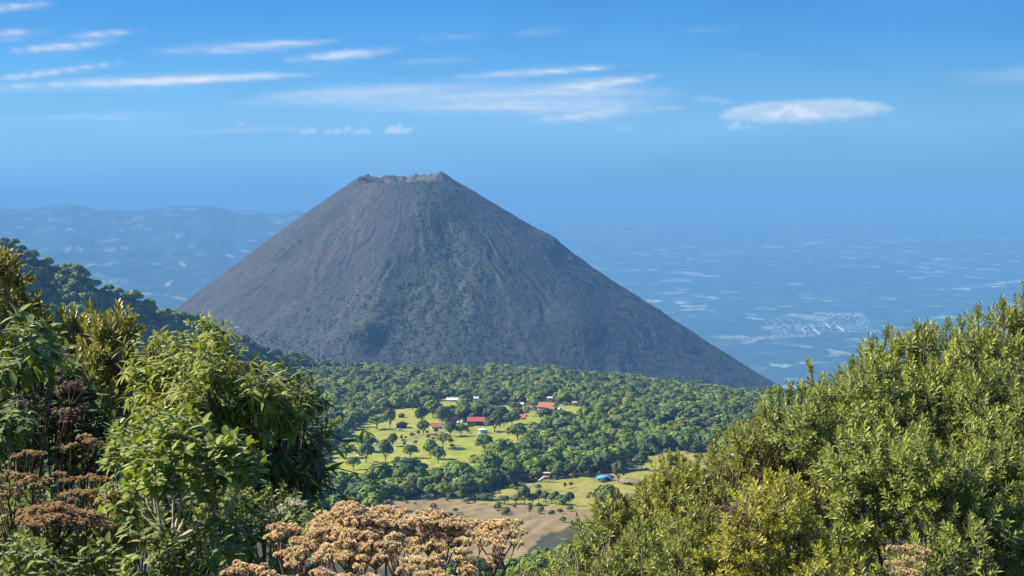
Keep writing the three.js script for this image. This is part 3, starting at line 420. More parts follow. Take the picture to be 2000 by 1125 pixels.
house('hall', 'large hall with a broad terracotta roof at the top of the village', 1068, 800, { w: 30, d: 26, h: 6, rise: 7, wall: cream, tone: orange, windows: 4, turn: -0.35, category: 'building' });
house('annex', 'low terracotta-roofed annex in front of the large hall', 1076, 803, { w: 15, d: 9, h: 4, rise: 2.5, wall: white, tone: orange, windows: 2, turn: -0.35, category: 'building' });
house('hut', 'tiny white-roofed hut in the trees above the large terracotta hall', 1074, 781, { w: 9, d: 6, h: 3, rise: 1.5, wall: darkWood, tone: white, windows: 2 });
house('hut', 'pale low hut in the shade of the trees right of the large hall', 1126, 789, { w: 16, d: 8, h: 2.6, rise: 1.6, wall: plank, tone: steel, windows: 3 });
house('lodge', 'long lodge with a red roof and dark brown walls', 930, 830, { w: 33, d: 22, h: 8.5, rise: 6.2, wall: darkWood, tone: red, windows: 6, porch: true, category: 'building' });
house('cabin', 'small cabin with a red roof left of the two white domes', 882.5, 827, { w: 15, d: 14, h: 6, rise: 5.4, wall: darkWood, tone: red, windows: 2 });
house('house', 'house with an orange tiled roof beside the dark garage', 853, 838, { w: 21, d: 14, h: 5, rise: 5.0, wall: cream, tone: orange, windows: 3, turn: 0.15 });
house('hut', 'hip-roofed red hut with dark walls on the sunny grass', 785, 836, { w: 19, d: 17, h: 7.4, rise: 5.2, roof: 'hip', over: 0.8, wall: darkWood, tone: red, windows: 3, porch: true });
house('hut', 'dark brown-roofed hut above the hip-roofed red hut', 784, 816, { w: 11, d: 9, h: 5, rise: 4, roof: 'hip', over: 0.6, wall: darkWood, tone: thatch, windows: 2 });
house('house', 'partly hidden house with an orange roof among the trees right of the lodge', 1015, 819, { w: 23, d: 14, h: 4.5, rise: 5, wall: cream, tone: orange, windows: 3, turn: -0.2 });
house('garage', 'dark navy garage below the small red-roofed cabin', 877, 832, { w: 13, d: 9, h: 5, rise: 1.6, wall: navy, tone: navy, windows: 2, category: 'garage' });
for (const [i, x] of [895.5, 902.5].entries()) { // two white domes
  const p = onLand(x, 826), m = -p.z / F, r = 3.1 * m, t = thing('dome_tent', i ? 'right of the two white dome tents left of the red-roofed lodge' : 'left of the two white dome tents, beside the small red-roofed cabin', 'tent', p, 0, 'white dome tents');
  const g = new THREE.SphereGeometry(r, 20, 10, 0, Math.PI * 2, 0, Math.PI / 2); g.scale(1, 1.25, 1); part('shell', g, new THREE.MeshStandardMaterial({ color: lin(0.82, 0.82, 0.80), roughness: 0.6 }), t);
  const s = new Shape(); for (let k = 0; k < 3; k++) { const a = k * 1.047, pts = []; for (let j = 0; j <= 10; j++) { const q = j / 10 * Math.PI; pts.push(V(Math.cos(a) * Math.cos(q) * r * 1.01, Math.sin(q) * r * 1.26, Math.sin(a) * Math.cos(q) * r * 1.01)); } s.limb(pts, 0.04, 0.04, 4); } part('pole', s.done(), steel, t);
  part('door', new THREE.CircleGeometry(r * 0.4, 12, 0, Math.PI).translate(0, 0.05, r * 1.01), darkWood, t);
}
{ // turquoise pavilion
  const p = onLand(943, 847), m = -p.z / F, r = 9.2 * m, t = thing('pavilion', 'round turquoise pavilion with a pale conical roof', 'pavilion', p, 0.2);
  part('floor', new THREE.CylinderGeometry(r * 1.02, r * 1.02, 1.2, 20).translate(0, -0.45, 0), new THREE.MeshStandardMaterial({ color: lin(0.6, 0.6, 0.56), roughness: 0.8 }), t);
  part('wall', new THREE.CylinderGeometry(r * 0.93, r * 0.93, 7.0 * m, 16, 1, true).translate(0, 3.5 * m + 0.1, 0), new THREE.MeshStandardMaterial({ color: lin(0.10, 0.46, 0.42), roughness: 0.5, side: THREE.DoubleSide }), t);
  part('roof', new THREE.ConeGeometry(r * 1.12, 3.0 * m, 16).translate(0, 8.4 * m, 0), new THREE.MeshStandardMaterial({ color: lin(0.50, 0.80, 0.77), roughness: 0.5, flatShading: true }), t);
  part('finial', new THREE.SphereGeometry(0.22, 8, 6).translate(0, 10 * m, 0), new THREE.MeshStandardMaterial({ color: lin(0.75, 0.8, 0.78), roughness: 0.4 }), t);
  for (let i = 0; i < 8; i++) { const a = i / 8 * 6.283; part('post', new THREE.CylinderGeometry(0.09, 0.09, 7 * m, 6).translate(Math.cos(a) * r, 3.5 * m + 0.1, Math.sin(a) * r), new THREE.MeshStandardMaterial({ color: lin(0.7, 0.75, 0.73) }), t); }
}
{ // blue shelter: a hipped sheet roof on posts
  const p = onLand(1180, 941), m = -p.z / F, w = 30 * m, d = 24 * m, h = 8 * m, t = thing('blue_shelter', 'open shelter with a bright blue sheet roof on posts in the lower meadow', 'shelter', p, -0.22);
  const roof = part('roof', hip(w, d, 4.5 * m, 1.0), blue, t); roof.position.y = h + 0.25;
  for (const x of [-1, 0, 1]) for (const z of [-1, 1]) part('post', new Shape().box(-0.09, -0.5, -0.09, 0.09, h + 0.1, 0.09).done(), steel, t).position.set(x * w * 0.46, 0, z * d * 0.46);
  part('back_wall', new Shape().box(-w * 0.45, 0, -d * 0.44, w * 0.45, h * 0.8, -d * 0.42).done(), navy, t); part('bench', new Shape().box(-w * 0.3, 0.4, -0.3, w * 0.3, 0.5, 0.3).box(-w * 0.28, -0.2, -0.2, -w * 0.26, 0.4, 0.2).box(w * 0.26, -0.2, -0.2, w * 0.28, 0.4, 0.2).done(), plank, t);
}
{ // thatched shelter: wide low roof round a ring of posts, railed
  const p = onLand(1233, 946), m = -p.z / F, r = 23 * m, t = thing('thatched_shelter', 'wide low brown thatched shelter with a shaded open side and a railing', 'shelter', p);
  const g = new THREE.ConeGeometry(r, 5.5 * m, 40, 6), P = g.attributes.position; for (let i = 0; i < P.count; i++) { const a = Math.atan2(P.getZ(i), P.getX(i)); P.setY(i, P.getY(i) + 0.16 * n2(a * 9, P.getY(i) * 3)); } g.computeVertexNormals(); g.scale(1, 1, 0.62); g.translate(0, 8.5 * m, 0);
  part('roof', g, new THREE.MeshStandardMaterial({ color: lin(0.25, 0.175, 0.12), roughness: 0.95, side: THREE.DoubleSide }), t);
  for (let i = 0; i < 14; i++) { const a = i / 14 * 6.283; part('post', new THREE.CylinderGeometry(0.08, 0.1, 6.4 * m, 6).translate(Math.cos(a) * r * 0.9, 3.0 * m, Math.sin(a) * r * 0.55), new THREE.MeshStandardMaterial({ color: lin(0.16, 0.11, 0.08) }), t); }
  const rail = new Shape(), ring = []; for (let i = 0; i <= 40; i++) { const a = i / 40 * 6.283; ring.push(V(Math.cos(a) * r * 0.91, 0.95, Math.sin(a) * r * 0.56)); } rail.limb(ring, 0.05, 0.05, 4); part('railing', rail.done(), plank, t);
  part('floor', new THREE.CylinderGeometry(r * 0.93, r * 0.95, 1.0, 32).scale(1, 1, 0.62).translate(0, -0.4, 0), new THREE.MeshStandardMaterial({ color: lin(0.22, 0.17, 0.12) }), t);
}
{ // wooden platform with a ramp
  const p = onLand(1068, 941), m = -p.z / F, t = thing('viewing_platform', 'weathered wooden platform on stilts with a long ramp at the meadow top', 'platform', p, 0.25), w = 12 * m, h = 10 * m;
  part('deck', new Shape().box(-w / 2, h - 0.2, -1.4, w / 2, h, 1.4).done(), plank, t);
  for (const x of [-1, 1]) for (const z of [-1, 1]) part('leg', new Shape().box(-0.09, -0.6, -0.09, 0.09, h - 0.2, 0.09).done(), plank, t).position.set(x * w * 0.44, 0, z * 1.2);
  const ramp = part('ramp', new Shape().box(-13 * m, -0.08, -0.9, 0, 0.08, 0.9).done(), plank, t); ramp.position.set(-w / 2, h - 0.1, 0); ramp.rotation.z = 0.56;
  const rail = new Shape(); rail.limb([V(-w / 2, h + 1, 1.35), V(w / 2, h + 1, 1.35)], 0.05, 0.05, 4).limb([V(-w / 2 - 12 * m, 1.2, 0.85), V(-w / 2, h + 1, 0.85)], 0.05, 0.05, 4); for (let i = 0; i <= 4; i++) rail.limb([V((i / 4 - 0.5) * w, h, 1.35), V((i / 4 - 0.5) * w, h + 1, 1.35)], 0.04, 0.04, 4); part('railing', rail.done(), plank, t);
  part('canopy', new Shape().box(-w * 0.55, h + 1.9, -1.6, w * 0.55, h + 2.0, 1.6).box(-w * 0.45, h, -1.3, -w * 0.42, h + 1.9, -1.25).box(w * 0.42, h, -1.3, w * 0.45, h + 1.9, -1.25).box(-w * 0.45, h, 1.25, -w * 0.42, h + 1.9, 1.3).box(w * 0.42, h, 1.25, w * 0.45, h + 1.9, 1.3).done(), paint(0.60, 0.52, 0.42, 0.8), t);
}
{ // parked cars and pickups, painted simply but with body, cabin, wheels
  const bodyG = (L) => { const s = new THREE.Shape(); s.moveTo(-L / 2, 0.35); s.lineTo(L / 2, 0.35); s.lineTo(L / 2, 0.8); s.lineTo(L * 0.32, 0.95); s.lineTo(-L * 0.48, 1.0); s.lineTo(-L / 2, 0.8); s.closePath(); return new THREE.ExtrudeGeometry(s, { depth: 1.7, bevelSize: 0.05, bevelThickness: 0.05, bevelSegments: 1 }).translate(0, 0, -0.85); }, cabG = (L) => { const s = new THREE.Shape(); s.moveTo(-L * 0.4, 0.98); s.lineTo(L * 0.22, 0.98); s.lineTo(L * 0.08, 1.5); s.lineTo(-L * 0.32, 1.5); s.closePath(); return new THREE.ExtrudeGeometry(s, { depth: 1.5, bevelEnabled: false }).translate(0, 0, -0.75); }, wheel = new THREE.CylinderGeometry(0.34, 0.34, 0.22, 14).rotateX(Math.PI / 2);
  const car = (px, py, col, turn, label) => { const p = onLand(px, py), t = thing('parked_car', label, 'car', p.setY(p.y + 0.05), turn), L = 4.3; part('body', bodyG(L), new THREE.MeshPhysicalMaterial({ color: lin(...col), roughness: 0.35, clearcoat: 0.6 }), t); part('cabin', cabG(L), new THREE.MeshStandardMaterial({ color: lin(0.02, 0.025, 0.03), roughness: 0.15 }), t); part('car_roof', new THREE.BoxGeometry(L * 0.42, 0.05, 1.52).translate(-L * 0.12, 1.53, 0), new THREE.MeshStandardMaterial({ color: lin(...col), roughness: 0.35 }), t); for (const x of [-1, 1]) for (const z of [-1, 1]) part('wheel', wheel, glassy, t).position.set(x * L * 0.31, 0.34, z * 0.8); };
  car(782, 843, [0.75, 0.75, 0.75], 0.3, 'white car parked on the grass below the hip-roofed red hut'); car(624, 878, [0.5, 0.68, 0.74], 0.6, 'pale blue car parked at the forest edge by the dry lawn'); car(688, 846, [0.7, 0.7, 0.7], 0.2, 'white car in the shade at the corner of the dry lawn'); car(1094, 801, [0.62, 0.74, 0.78], 0.8, 'pale car parked right of the large terracotta hall'); car(1100, 797, [0.78, 0.78, 0.78], -0.4, 'white car on the small lawn behind the terracotta hall');
}
// white marker stones along the track
{ const g = new THREE.DodecahedronGeometry(1, 1), P = g.attributes.position; for (let i = 0; i < P.count; i++) { const k = 1 + 0.18 * n3(P.getX(i) * 2, P.getY(i) * 2, P.getZ(i) * 2); P.setXYZ(i, P.getX(i) * k, P.getY(i) * k * 0.6, P.getZ(i) * k); } g.computeVertexNormals(); const sm = new THREE.MeshStandardMaterial({ color: lin(0.78, 0.77, 0.74), roughness: 0.85 });
  for (const [i, [x, y]] of [[616, 913], [623, 911], [630, 908.5], [638, 906.5], [644, 904], [651, 902], [658, 900], [665, 898], [672, 896], [680, 894], [687, 893], [693, 892], [699, 891], [760, 873], [768, 872], [786, 873], [802, 869], [818, 865]].entries()) { const p = onLand(x, y), m = -p.z / F, o = part('white_stone', g, sm); o.position.copy(p); o.scale.set(2.6 * m, 1.7 * m, 1.4 * m); o.rotation.y = i; tag(o, i < 13 ? `white stone in the row along the track, ${ORDER[i]} from the left` : `white stone among the garden shrubs, ${ORDER[i - 13]} from the left`, 'stone', i < 13 ? 'white stones along the track' : 'white stones in the garden'); } }
// posts of the fence on the sunny grass and a pole
{ const t = thing('wire_fence', 'low wooden post fence across the sunny grass below the hip-roofed hut', 'fence', onLand(760, 846)), post = new Shape().box(-0.06, -0.4, -0.06, 0.06, 1.25, 0.06).done(), pts = []; for (let x = 718; x <= 822; x += 3.4) { const p = onLand(x, 846 - 2.5 * Math.sin((x - 718) / 33)).sub(t.position); part('post', post, plank, t).position.copy(p); pts.push(p); } const w = new Shape(); for (const y of [0.6, 1.1]) w.limb(pts.map((p) => p.clone().add(V(0, y, 0))), 0.02, 0.02, 3); part('wire', w.done(), steel, t); }
{ const pole = (px, py, h, label) => { const p = onLand(px, py), m = -p.z / F, t = thing('utility_pole', label, 'pole', p); part('shaft', new THREE.CylinderGeometry(0.1, 0.16, h * m, 8).translate(0, h * m / 2, 0), new THREE.MeshStandardMaterial({ color: lin(0.38, 0.34, 0.29) }), t); part('crossarm', new THREE.BoxGeometry(1.6, 0.14, 0.14).translate(0, h * m - 0.4, 0), new THREE.MeshStandardMaterial({ color: lin(0.25, 0.2, 0.16) }), t); }; pole(676, 857, 17, 'slim pale utility pole on the dry lawn at the left'); pole(835, 819, 13, 'slim grey pole beside the trees above the orange tiled roof'); }

// ───────────────────────── far town on the plain ─────────────────────────
const onPlain = (px, py) => { let d = 3600, p = at(px, py, d); while (d < 60000 && p.y > plainHeight(p.x, p.z)) { d += 25; p = at(px, py, d); } p.y = plainHeight(p.x, p.z); return p; };
{
  const R = seeded(404), g = new Shape().box(-0.5, -0.3, -0.5, 0.5, 0.6, 0.5); { const a = [V(-0.55, 0.6, 0.55), V(0.55, 0.6, 0.55), V(0.55, 1, 0), V(-0.55, 1, 0), V(0.55, 0.6, -0.55), V(-0.55, 0.6, -0.55)].map((p) => g.v(p)); g.quad(a[0], a[1], a[2], a[3]); g.quad(a[4], a[5], a[3], a[2]); g.tri(a[0], a[3], a[5]); g.tri(a[1], a[4], a[2]); }
  const geo = g.done(), list = [], cols = [], add = (px, py, s, b) => { const p = onPlain(px, py); list.push(new THREE.Matrix4().compose(p, new THREE.Quaternion().setFromAxisAngle(UP, 0.3 + (R() < 0.5 ? 1.57 : 0)), V(s * (0.7 + R()), s * 0.5, s * (0.7 + 0.8 * R())))); const k = b * (0.5 + 0.6 * R()); cols.push(lin(k, k * 0.97, k * 0.93)); };
  for (let i = 0; i < 520; i++) { const t = R(), q = R() + R() - 1; add(mix(1500, 1700, t) + q * 14, 636 + q * 24 - (t - 0.5) * 8, 6 + 7 * R(), 0.72); }
  for (let i = 0; i < 130; i++) add(mix(1405, 1520, R()), 661 + 5 * (R() + R() - 1), 6 + 6 * R(), 0.7);
  for (let i = 0; i < 160; i++) add(mix(1590, 1690, R()), 615 + 5 * (R() + R() - 1), 7 + 8 * R(), 0.8);
  for (let i = 0; i < 220; i++) add(mix(1000, 2000, R()), mix(430, 600, R() * R()), 6 + 8 * R(), 0.65);
  for (let i = 0; i < 200; i++) add(mix(0, 420, R()), mix(440, 600, R()), 6 + 8 * R(), 0.65);
  tag(copies('distant_town', geo, new THREE.MeshStandardMaterial({ color: lin(0.85, 0.85, 0.85), roughness: 0.7 }), list, cols), 'pale speckle of a distant town and scattered farms on the plain', 'town', null, 'stuff');
  const row = (x0, y0, x1, y1, wide, label, group) => { const a = onPlain(x0, y0), b = onPlain(x1, y1), t = thing('far_long_building', label, 'building', a.clone().lerp(b, 0.5), Math.atan2(-(b.z - a.z), b.x - a.x), group), L = a.distanceTo(b); part('wall', new Shape().box(-L / 2, -3, -wide / 4, L / 2, 5, wide / 4).done(), white, t); const r = part('roof', gable(L, wide / 2, 4, 1, 0.6), white, t); r.position.y = 5; };
  row(1566, 643, 1574, 652, 12, 'leftmost of the three slanting white streaks of long roofs in the distant town'); row(1582, 636, 1602, 655, 13, 'longest slanting white streak of roofs in the middle of the distant town'); row(1610, 631, 1622, 642, 12, 'slanting white streak of roofs right of the longest one in the distant town'); row(1634, 637, 1649, 648, 10, 'pinkish slanting streak of roofs at the right of the distant town');
  row(1742, 615, 1756, 610, 16, 'bent pale building strip right of the distant town'); row(1756, 609, 1777, 608.6, 14, 'straight white roof strip above the right bush on the plain'); row(1702, 433.4, 1726, 433, 40, 'bright white strip far out on the right plain'); row(313, 582, 333, 581.5, 20, 'bright white shed on the plain in the notch left of the volcano');
}
// small birds circling far off
{ const bird = (px, py, d, s, turn, label) => { const t = thing('bird', label, 'bird', at(px, py, d), turn); const b = new THREE.SphereGeometry(0.12 * s, 10, 8); b.scale(1, 0.8, 2.6); part('body', b, glassy, t); for (const k of [-1, 1]) { const w = new Shape(), a = [V(0, 0.03, -0.14), V(0, 0.03, 0.16), V(k * 0.45, 0.17, 0.12), V(k * 0.95, 0.05, -0.10), V(k * 0.45, 0.17, -0.22)].map((p) => w.v(p.multiplyScalar(s))); w.tri(a[0], a[1], a[2]); w.tri(a[0], a[2], a[4]); w.tri(a[4], a[2], a[3]); part('wing', w.done(), new THREE.MeshStandardMaterial({ color: lin(0.03, 0.03, 0.035), side: THREE.DoubleSide }), t); } };
  bird(1899, 445, 420, 0.5, 0.6, 'small dark bird over the hazy plain at the right'); bird(1042, 208.5, 500, 0.42, 2, 'tiny dark bird in the sky above the middle of the thin clouds'); bird(732, 166, 520, 0.42, 1.2, 'tiny dark bird in the sky above the left part of the thin clouds'); }
// ───────────────────────── plants of the near slope ─────────────────────────
// one leaf: from o along dir, its face towards nor; cupped across and bent down along its length
function leaf(s, o, dir, nor, L, W, { widths = [0.75, 1, 0.6], fold = 0.25, droop = 0.3, c = [1, 1, 1], rib = 1.12 } = {}) {
  const side = dir.clone().cross(nor).normalize(), n = widths.length, rows = [], point = (t) => o.clone().addScaledVector(dir, L * t * (1 - 0.18 * droop * t)).addScaledVector(nor, -droop * L * t * t);
  const a = s.v(point(0), c.map((q) => q * 0.9)); let last = null;
  for (let k = 0; k < n; k++) { const p = point((k + 0.7) / (n + 0.4)), w = W * 0.5 * widths[k], up = fold * w; const row = [s.v(p.clone().addScaledVector(side, -w).addScaledVector(nor, up), c), s.v(p, c.map((q) => q * rib)), s.v(p.clone().addScaledVector(side, w).addScaledVector(nor, up), c)]; if (!last) { s.tri(a, row[1], row[0]); s.tri(a, row[2], row[1]); } else { s.quad(last[0], last[1], row[1], row[0]); s.quad(last[1], last[2], row[2], row[1]); } last = row; rows.push(row); }
  const e = s.v(point(1), c); s.tri(last[0], last[1], e); s.tri(last[1], last[2], e);
}
const unit = (R) => { for (;;) { const d = V(R() * 2 - 1, R() * 2 - 1, R() * 2 - 1), l = d.length(); if (l < 1 && l > 0.1) return d.divideScalar(l); } };
const across = (d, R) => unit(R).cross(d).normalize();
// a leafy twig tip along +y
function sprigShape(seed, { n = 20, len = 0.085, L = 0.042, W = 0.0108, open = [0.35, 1.15], stem = [0.35, 0.28, 0.2], young = 0.25, droop = 0.15, widths = [0.6, 1, 0.85] } = {}) {
  const R = seeded(seed), s = new Shape();
  for (let i = 0; i < n; i++) { const t = i / (n - 1), a = i * 2.39996 + 0.5 * R(), lean = mix(open[1], open[0], t) + 0.25 * (R() - 0.5), out = V(Math.cos(a), 0, Math.sin(a)), dir = UP.clone().multiplyScalar(Math.cos(lean)).addScaledVector(out, Math.sin(lean)), nor = UP.clone().multiplyScalar(Math.sin(lean)).addScaledVector(out, -Math.cos(lean)), k = 0.78 + 0.44 * R(), y = young * t * t; leaf(s, V(0, len * t, 0).addScaledVector(out, 0.002), dir, nor, L * (0.75 + 0.45 * R()) * (1 - 0.25 * t), W * (0.8 + 0.4 * R()), { widths, droop, c: [k * (1 + 0.9 * y), k * (1 + 0.6 * y), k * (1 + 0.2 * y)] }); }
  s.limb([V(0, -len * 0.9, 0), V(0, 0, 0), V(0, len, 0)], 0.0022, 0.001, 4, stem);
  return s.done();
}
const eye = V(0, 0, 0);
// lobes [px, py, radius in px, depth] become balls of twig tips in the world; fn gets (place, way out, lobe number, inner, R)
function overLobes(lobes, spacing, seed, fn, { inner = 0.55, up = 0.5, stray = 0.4, lump = 0.42, girth = 0.83, jitter = 0.8 } = {}) {
  const R = seeded(seed);
  lobes.forEach(([px, py, r, d], li) => {
    const c = at(px, py + 0.08 * r, d + (R() - 0.5) * jitter), q = r * girth * d / F, count = Math.round(4 * Math.PI * q * q / (spacing * spacing) * (1 + inner)), see = eye.clone().sub(c).normalize();
    for (let i = 0; i < count; i++) {
      const dir = unit(R), deep = i > count / (1 + inner); if (dir.dot(see) < -0.55 || dir.y < -0.75) continue;
      const wob = 1 + lump * n3(dir.x * 1.7 + li * 3.1, dir.y * 1.7, dir.z * 1.7) + 0.12 * n3(dir.x * 5, dir.y * 5 + li, dir.z * 5), rad = q * wob * (deep ? 0.35 + 0.42 * R() : 0.80 + 0.24 * R()), p = c.clone().addScaledVector(dir, rad);
      fn(p, dir.clone().multiplyScalar(0.65).addScaledVector(UP, up).addScaledVector(unit(R), stray).normalize(), li, deep, R, dir.dot(see));
    }
  });
}
const footOf = (px, d) => { const p = at(px, 700, d); return V(p.x, landHeight(p.x, -d), -d); };
const placed = (p, y, spin, s) => new THREE.Matrix4().compose(p, new THREE.Quaternion().setFromUnitVectors(UP, y).multiply(new THREE.Quaternion().setFromAxisAngle(UP, spin)), typeof s === 'number' ? V(s, s, s) : s);
function woody(t, foot, lobes, seed, material, { thick = 0.014, twigs = 5, name = 'branch', from } = {}) {
  const R = seeded(seed);
  for (const [px, py, r, d] of lobes) { const s = new Shape(), c = at(px, py, d).sub(foot), q = r * d / F, m = c.clone().multiplyScalar(0.5).add(V((R() - 0.5) * 0.3, 0.1, (R() - 0.5) * 0.3)); m.x *= 0.75; if (from) { const a = from.clone().sub(foot); m.copy(a).lerp(c, 0.5).add(V(0, -0.05, 0)); m.x = mix(c.x, a.x, 0.35); s.limb([a, a.clone().lerp(m, 0.55), m, c], thick, thick * 0.5, 6, [1, 1, 1]); } else s.limb([V(0, -0.15, 0), m.clone().multiplyScalar(0.5).setY(m.y * 0.62), m, c], thick, thick * 0.35, 5, [1, 1, 1]); for (let i = 0; i < twigs; i++) { const e = c.clone().addScaledVector(unit(R).add(V(0, 0.35, 0.2)), q * 0.85); s.limb([m.clone().lerp(c, 0.35 + 0.6 * R()), c.clone().lerp(e, 0.45).add(V(0, 0.02, 0)), e], thick * 0.3, 0.0025, 4, [1.2, 1.1, 1]); } part(name, s.done(), material, t); }
}
const bark = paint(0.10, 0.075, 0.055, 0.9), greyBark = paint(0.24, 0.19, 0.15, 0.9), paleStem = paint(0.40, 0.38, 0.24, 0.6), greenStem = paint(0.16, 0.20, 0.06, 0.6);
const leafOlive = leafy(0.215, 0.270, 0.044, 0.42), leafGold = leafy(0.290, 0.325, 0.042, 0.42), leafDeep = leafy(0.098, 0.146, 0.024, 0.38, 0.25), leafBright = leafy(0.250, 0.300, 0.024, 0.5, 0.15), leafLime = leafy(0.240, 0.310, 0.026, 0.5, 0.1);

// bushes of small leaves: every tip is an instance of one twig
function twigBush(name, label, category, px, d, lobes, { twig, material, spacing = 0.062, seed = 1, tone = () => 1, scale = 1, tips = [], wood = bark, up, stray, inner, thick } ) {
  const foot = footOf(px, d), t = thing(name, label, category, foot), list = [], cols = [];
  overLobes(lobes, spacing, seed, (p, dir, li, deep, R) => { list.push(placed(p.sub(foot), dir, R() * 6.3, scale * (0.75 + 0.5 * R()))); const k = 0.75 + 0.5 * R(), y = tone(li, R); cols.push(lin(k * mix(1, 1.38, y), k * mix(1, 1.2, y), k * mix(1, 0.85, y))); }, { up, stray, inner });
  woody(t, foot, lobes, seed + 5, wood, { thick });
  copies('foliage', twig, material, list, cols, t);
  for (const [x, y, dd, h] of tips) { const p = at(x, y, dd), s = new Shape(), R = seeded(Math.round(x * 7 + y)), lean = V((R() - 0.5) * 0.3, 1, (R() - 0.5) * 0.3).normalize(), H = h * dd / F; s.limb([p.clone().addScaledVector(lean, -H * 0.6), p.clone(), p.clone().addScaledVector(lean, H * 0.92)].map((q) => q.sub(foot)), 0.004, 0.0015, 5, [0.8, 0.7, 0.5]); for (let k = 0; k < 5; k++) s.add(twig, placed(p.clone().sub(foot).addScaledVector(lean, H * (k / 5 - 0.15)), lean.clone().addScaledVector(unit(R), 0.35).normalize(), k * 2, 0.75), [1.1, 1.05, 0.9]); part('shoot', s.done(), material, t); }
  return t;
}
const twigA = sprigShape(31), twigB = sprigShape(32, { n: 16, len: 0.06, L: 0.036, W: 0.0092, open: [0.25, 1.0] }), twigC = sprigShape(33, { n: 22, len: 0.11, L: 0.040, W: 0.013, open: [0.3, 0.9], young: 0.55 });
twigBush('leathery_bush', 'big olive bush of small leathery leaves at the right, topped against the hazy plain', 'bush', 1850, 9.8,
  [[1975, 686, 92, 9.9], [1905, 714, 84, 9.7], [2040, 636, 80, 10.1], [1840, 718, 78, 9.7], [1755, 718, 66, 9.6], [1800, 688, 40, 9.5], [1700, 768, 58, 9.5], [1745, 793, 80, 9.3], [1650, 783, 56, 9.4], [1600, 803, 50, 9.4], [1840, 798, 92, 9.2], [1940, 806, 95, 9.3], [2020, 786, 90, 9.3], [1670, 843, 78, 9.1], [1590, 853, 66, 9.1], [1530, 843, 52, 9.2], [1770, 878, 92, 8.9], [1880, 906, 95, 8.8], [1980, 906, 95, 8.8]],
  { twig: twigA, material: leafOlive, seed: 501, tone: (li, R) => 0.5 * R() * (li % 4 === 1 ? 1.5 : 0.7), tips: [[2002, 581, 9.9, 26], [1910, 626, 9.7, 20], [1878, 648, 9.6, 16], [1958, 611, 9.8, 16], [1701, 692, 9.5, 26], [1848, 650, 9.6, 14], [1542, 778, 9.3, 18], [1507, 788, 9.3, 22], [1566, 780, 9.3, 16], [1522, 784, 9.3, 14], [1790, 656, 9.5, 14], [1730, 666, 9.5, 14], [1660, 725, 9.4, 16], [1585, 734, 9.3, 18]] });
twigBush('leathery_bush', 'lower olive green bush at the bottom right corner, in front of the big one', 'bush', 1850, 8.6,
  [[1990, 960, 96, 8.5], [1900, 960, 90, 8.4], [1800, 945, 92, 8.4], [1700, 920, 86, 8.6], [1985, 1065, 96, 8.2], [1890, 1050, 80, 8.2], [1700, 1010, 80, 8.3], [1790, 1130, 60, 8.0], [1640, 1080, 70, 8.1], [1870, 1130, 75, 8.0], [1970, 1150, 80, 8.0]], { twig: twigA, material: leafOlive, seed: 502, tone: (li, R) => 0.45 * R() });
twigBush('olive_bush', 'slender olive bush with brownish tips reaching up beside the thatched shelter', 'bush', 1300, 9.4,
  [[1319, 943, 44, 9.6], [1289, 973, 46, 9.5], [1334, 993, 58, 9.3], [1259, 1018, 52, 9.3], [1209, 1023, 40, 9.4], [1189, 1003, 26, 9.4], [1394, 953, 54, 9.5], [1424, 908, 50, 9.5], [1464, 868, 50, 9.4], [1514, 858, 48, 9.3], [1494, 918, 66, 9.2], [1424, 1003, 70, 9.0], [1544, 918, 64, 9.1], [1624, 918, 60, 9.0], [1354, 1058, 70, 8.9]], { twig: twigB, material: leafy(0.235, 0.270, 0.046, 0.42), spacing: 0.056, seed: 503, tone: (li, R) => R() * (li < 6 ? 1 : 0.45), stray: 0.5, tips: [[1294, 923, 9.5, 26], [1308, 908, 9.5, 22], [1324, 906, 9.5, 22], [1336, 918, 9.5, 20], [1167, 996, 9.4, 20], [1184, 986, 9.4, 18], [1204, 983, 9.4, 22], [1362, 914, 9.5, 20], [1260, 958, 9.4, 20], [1248, 980, 9.4, 20], [1224, 994, 9.4, 14], [1419, 858, 9.4, 16], [1494, 814, 9.3, 18]] });
twigBush('olive_bush', 'dull green bush with bare twigs at the bottom, left of the yellowish bush', 'bush', 1200, 8.6,
  [[1182, 1070, 66, 8.8], [1262, 1090, 76, 8.6], [1132, 1120, 46, 8.7], [1192, 1150, 70, 8.4], [1342, 1120, 76, 8.4], [1082, 1135, 36, 8.6], [1412, 1080, 66, 8.5], [1022, 1150, 40, 8.6]], { twig: twigB, material: leafy(0.205, 0.255, 0.044, 0.42), spacing: 0.056, seed: 504, tone: (li, R) => R() * 0.7, stray: 0.55, wood: greyBark });
twigBush('golden_bush', 'yellowish bush at the bottom, between the dull green bush and the tan flower cluster', 'bush', 1550, 8.0,
  [[1530, 1010, 66, 8.3], [1600, 985, 54, 8.4], [1460, 1060, 66, 8.1], [1560, 1080, 72, 7.9], [1400, 1140, 66, 7.8], [1500, 1140, 70, 7.7], [1620, 1145, 66, 7.7], [1530, 960, 40, 8.5], [1470, 1000, 40, 8.4]], { twig: twigB, material: leafGold, spacing: 0.056, seed: 505, tone: (li, R) => R() * 1.1, stray: 0.55 });
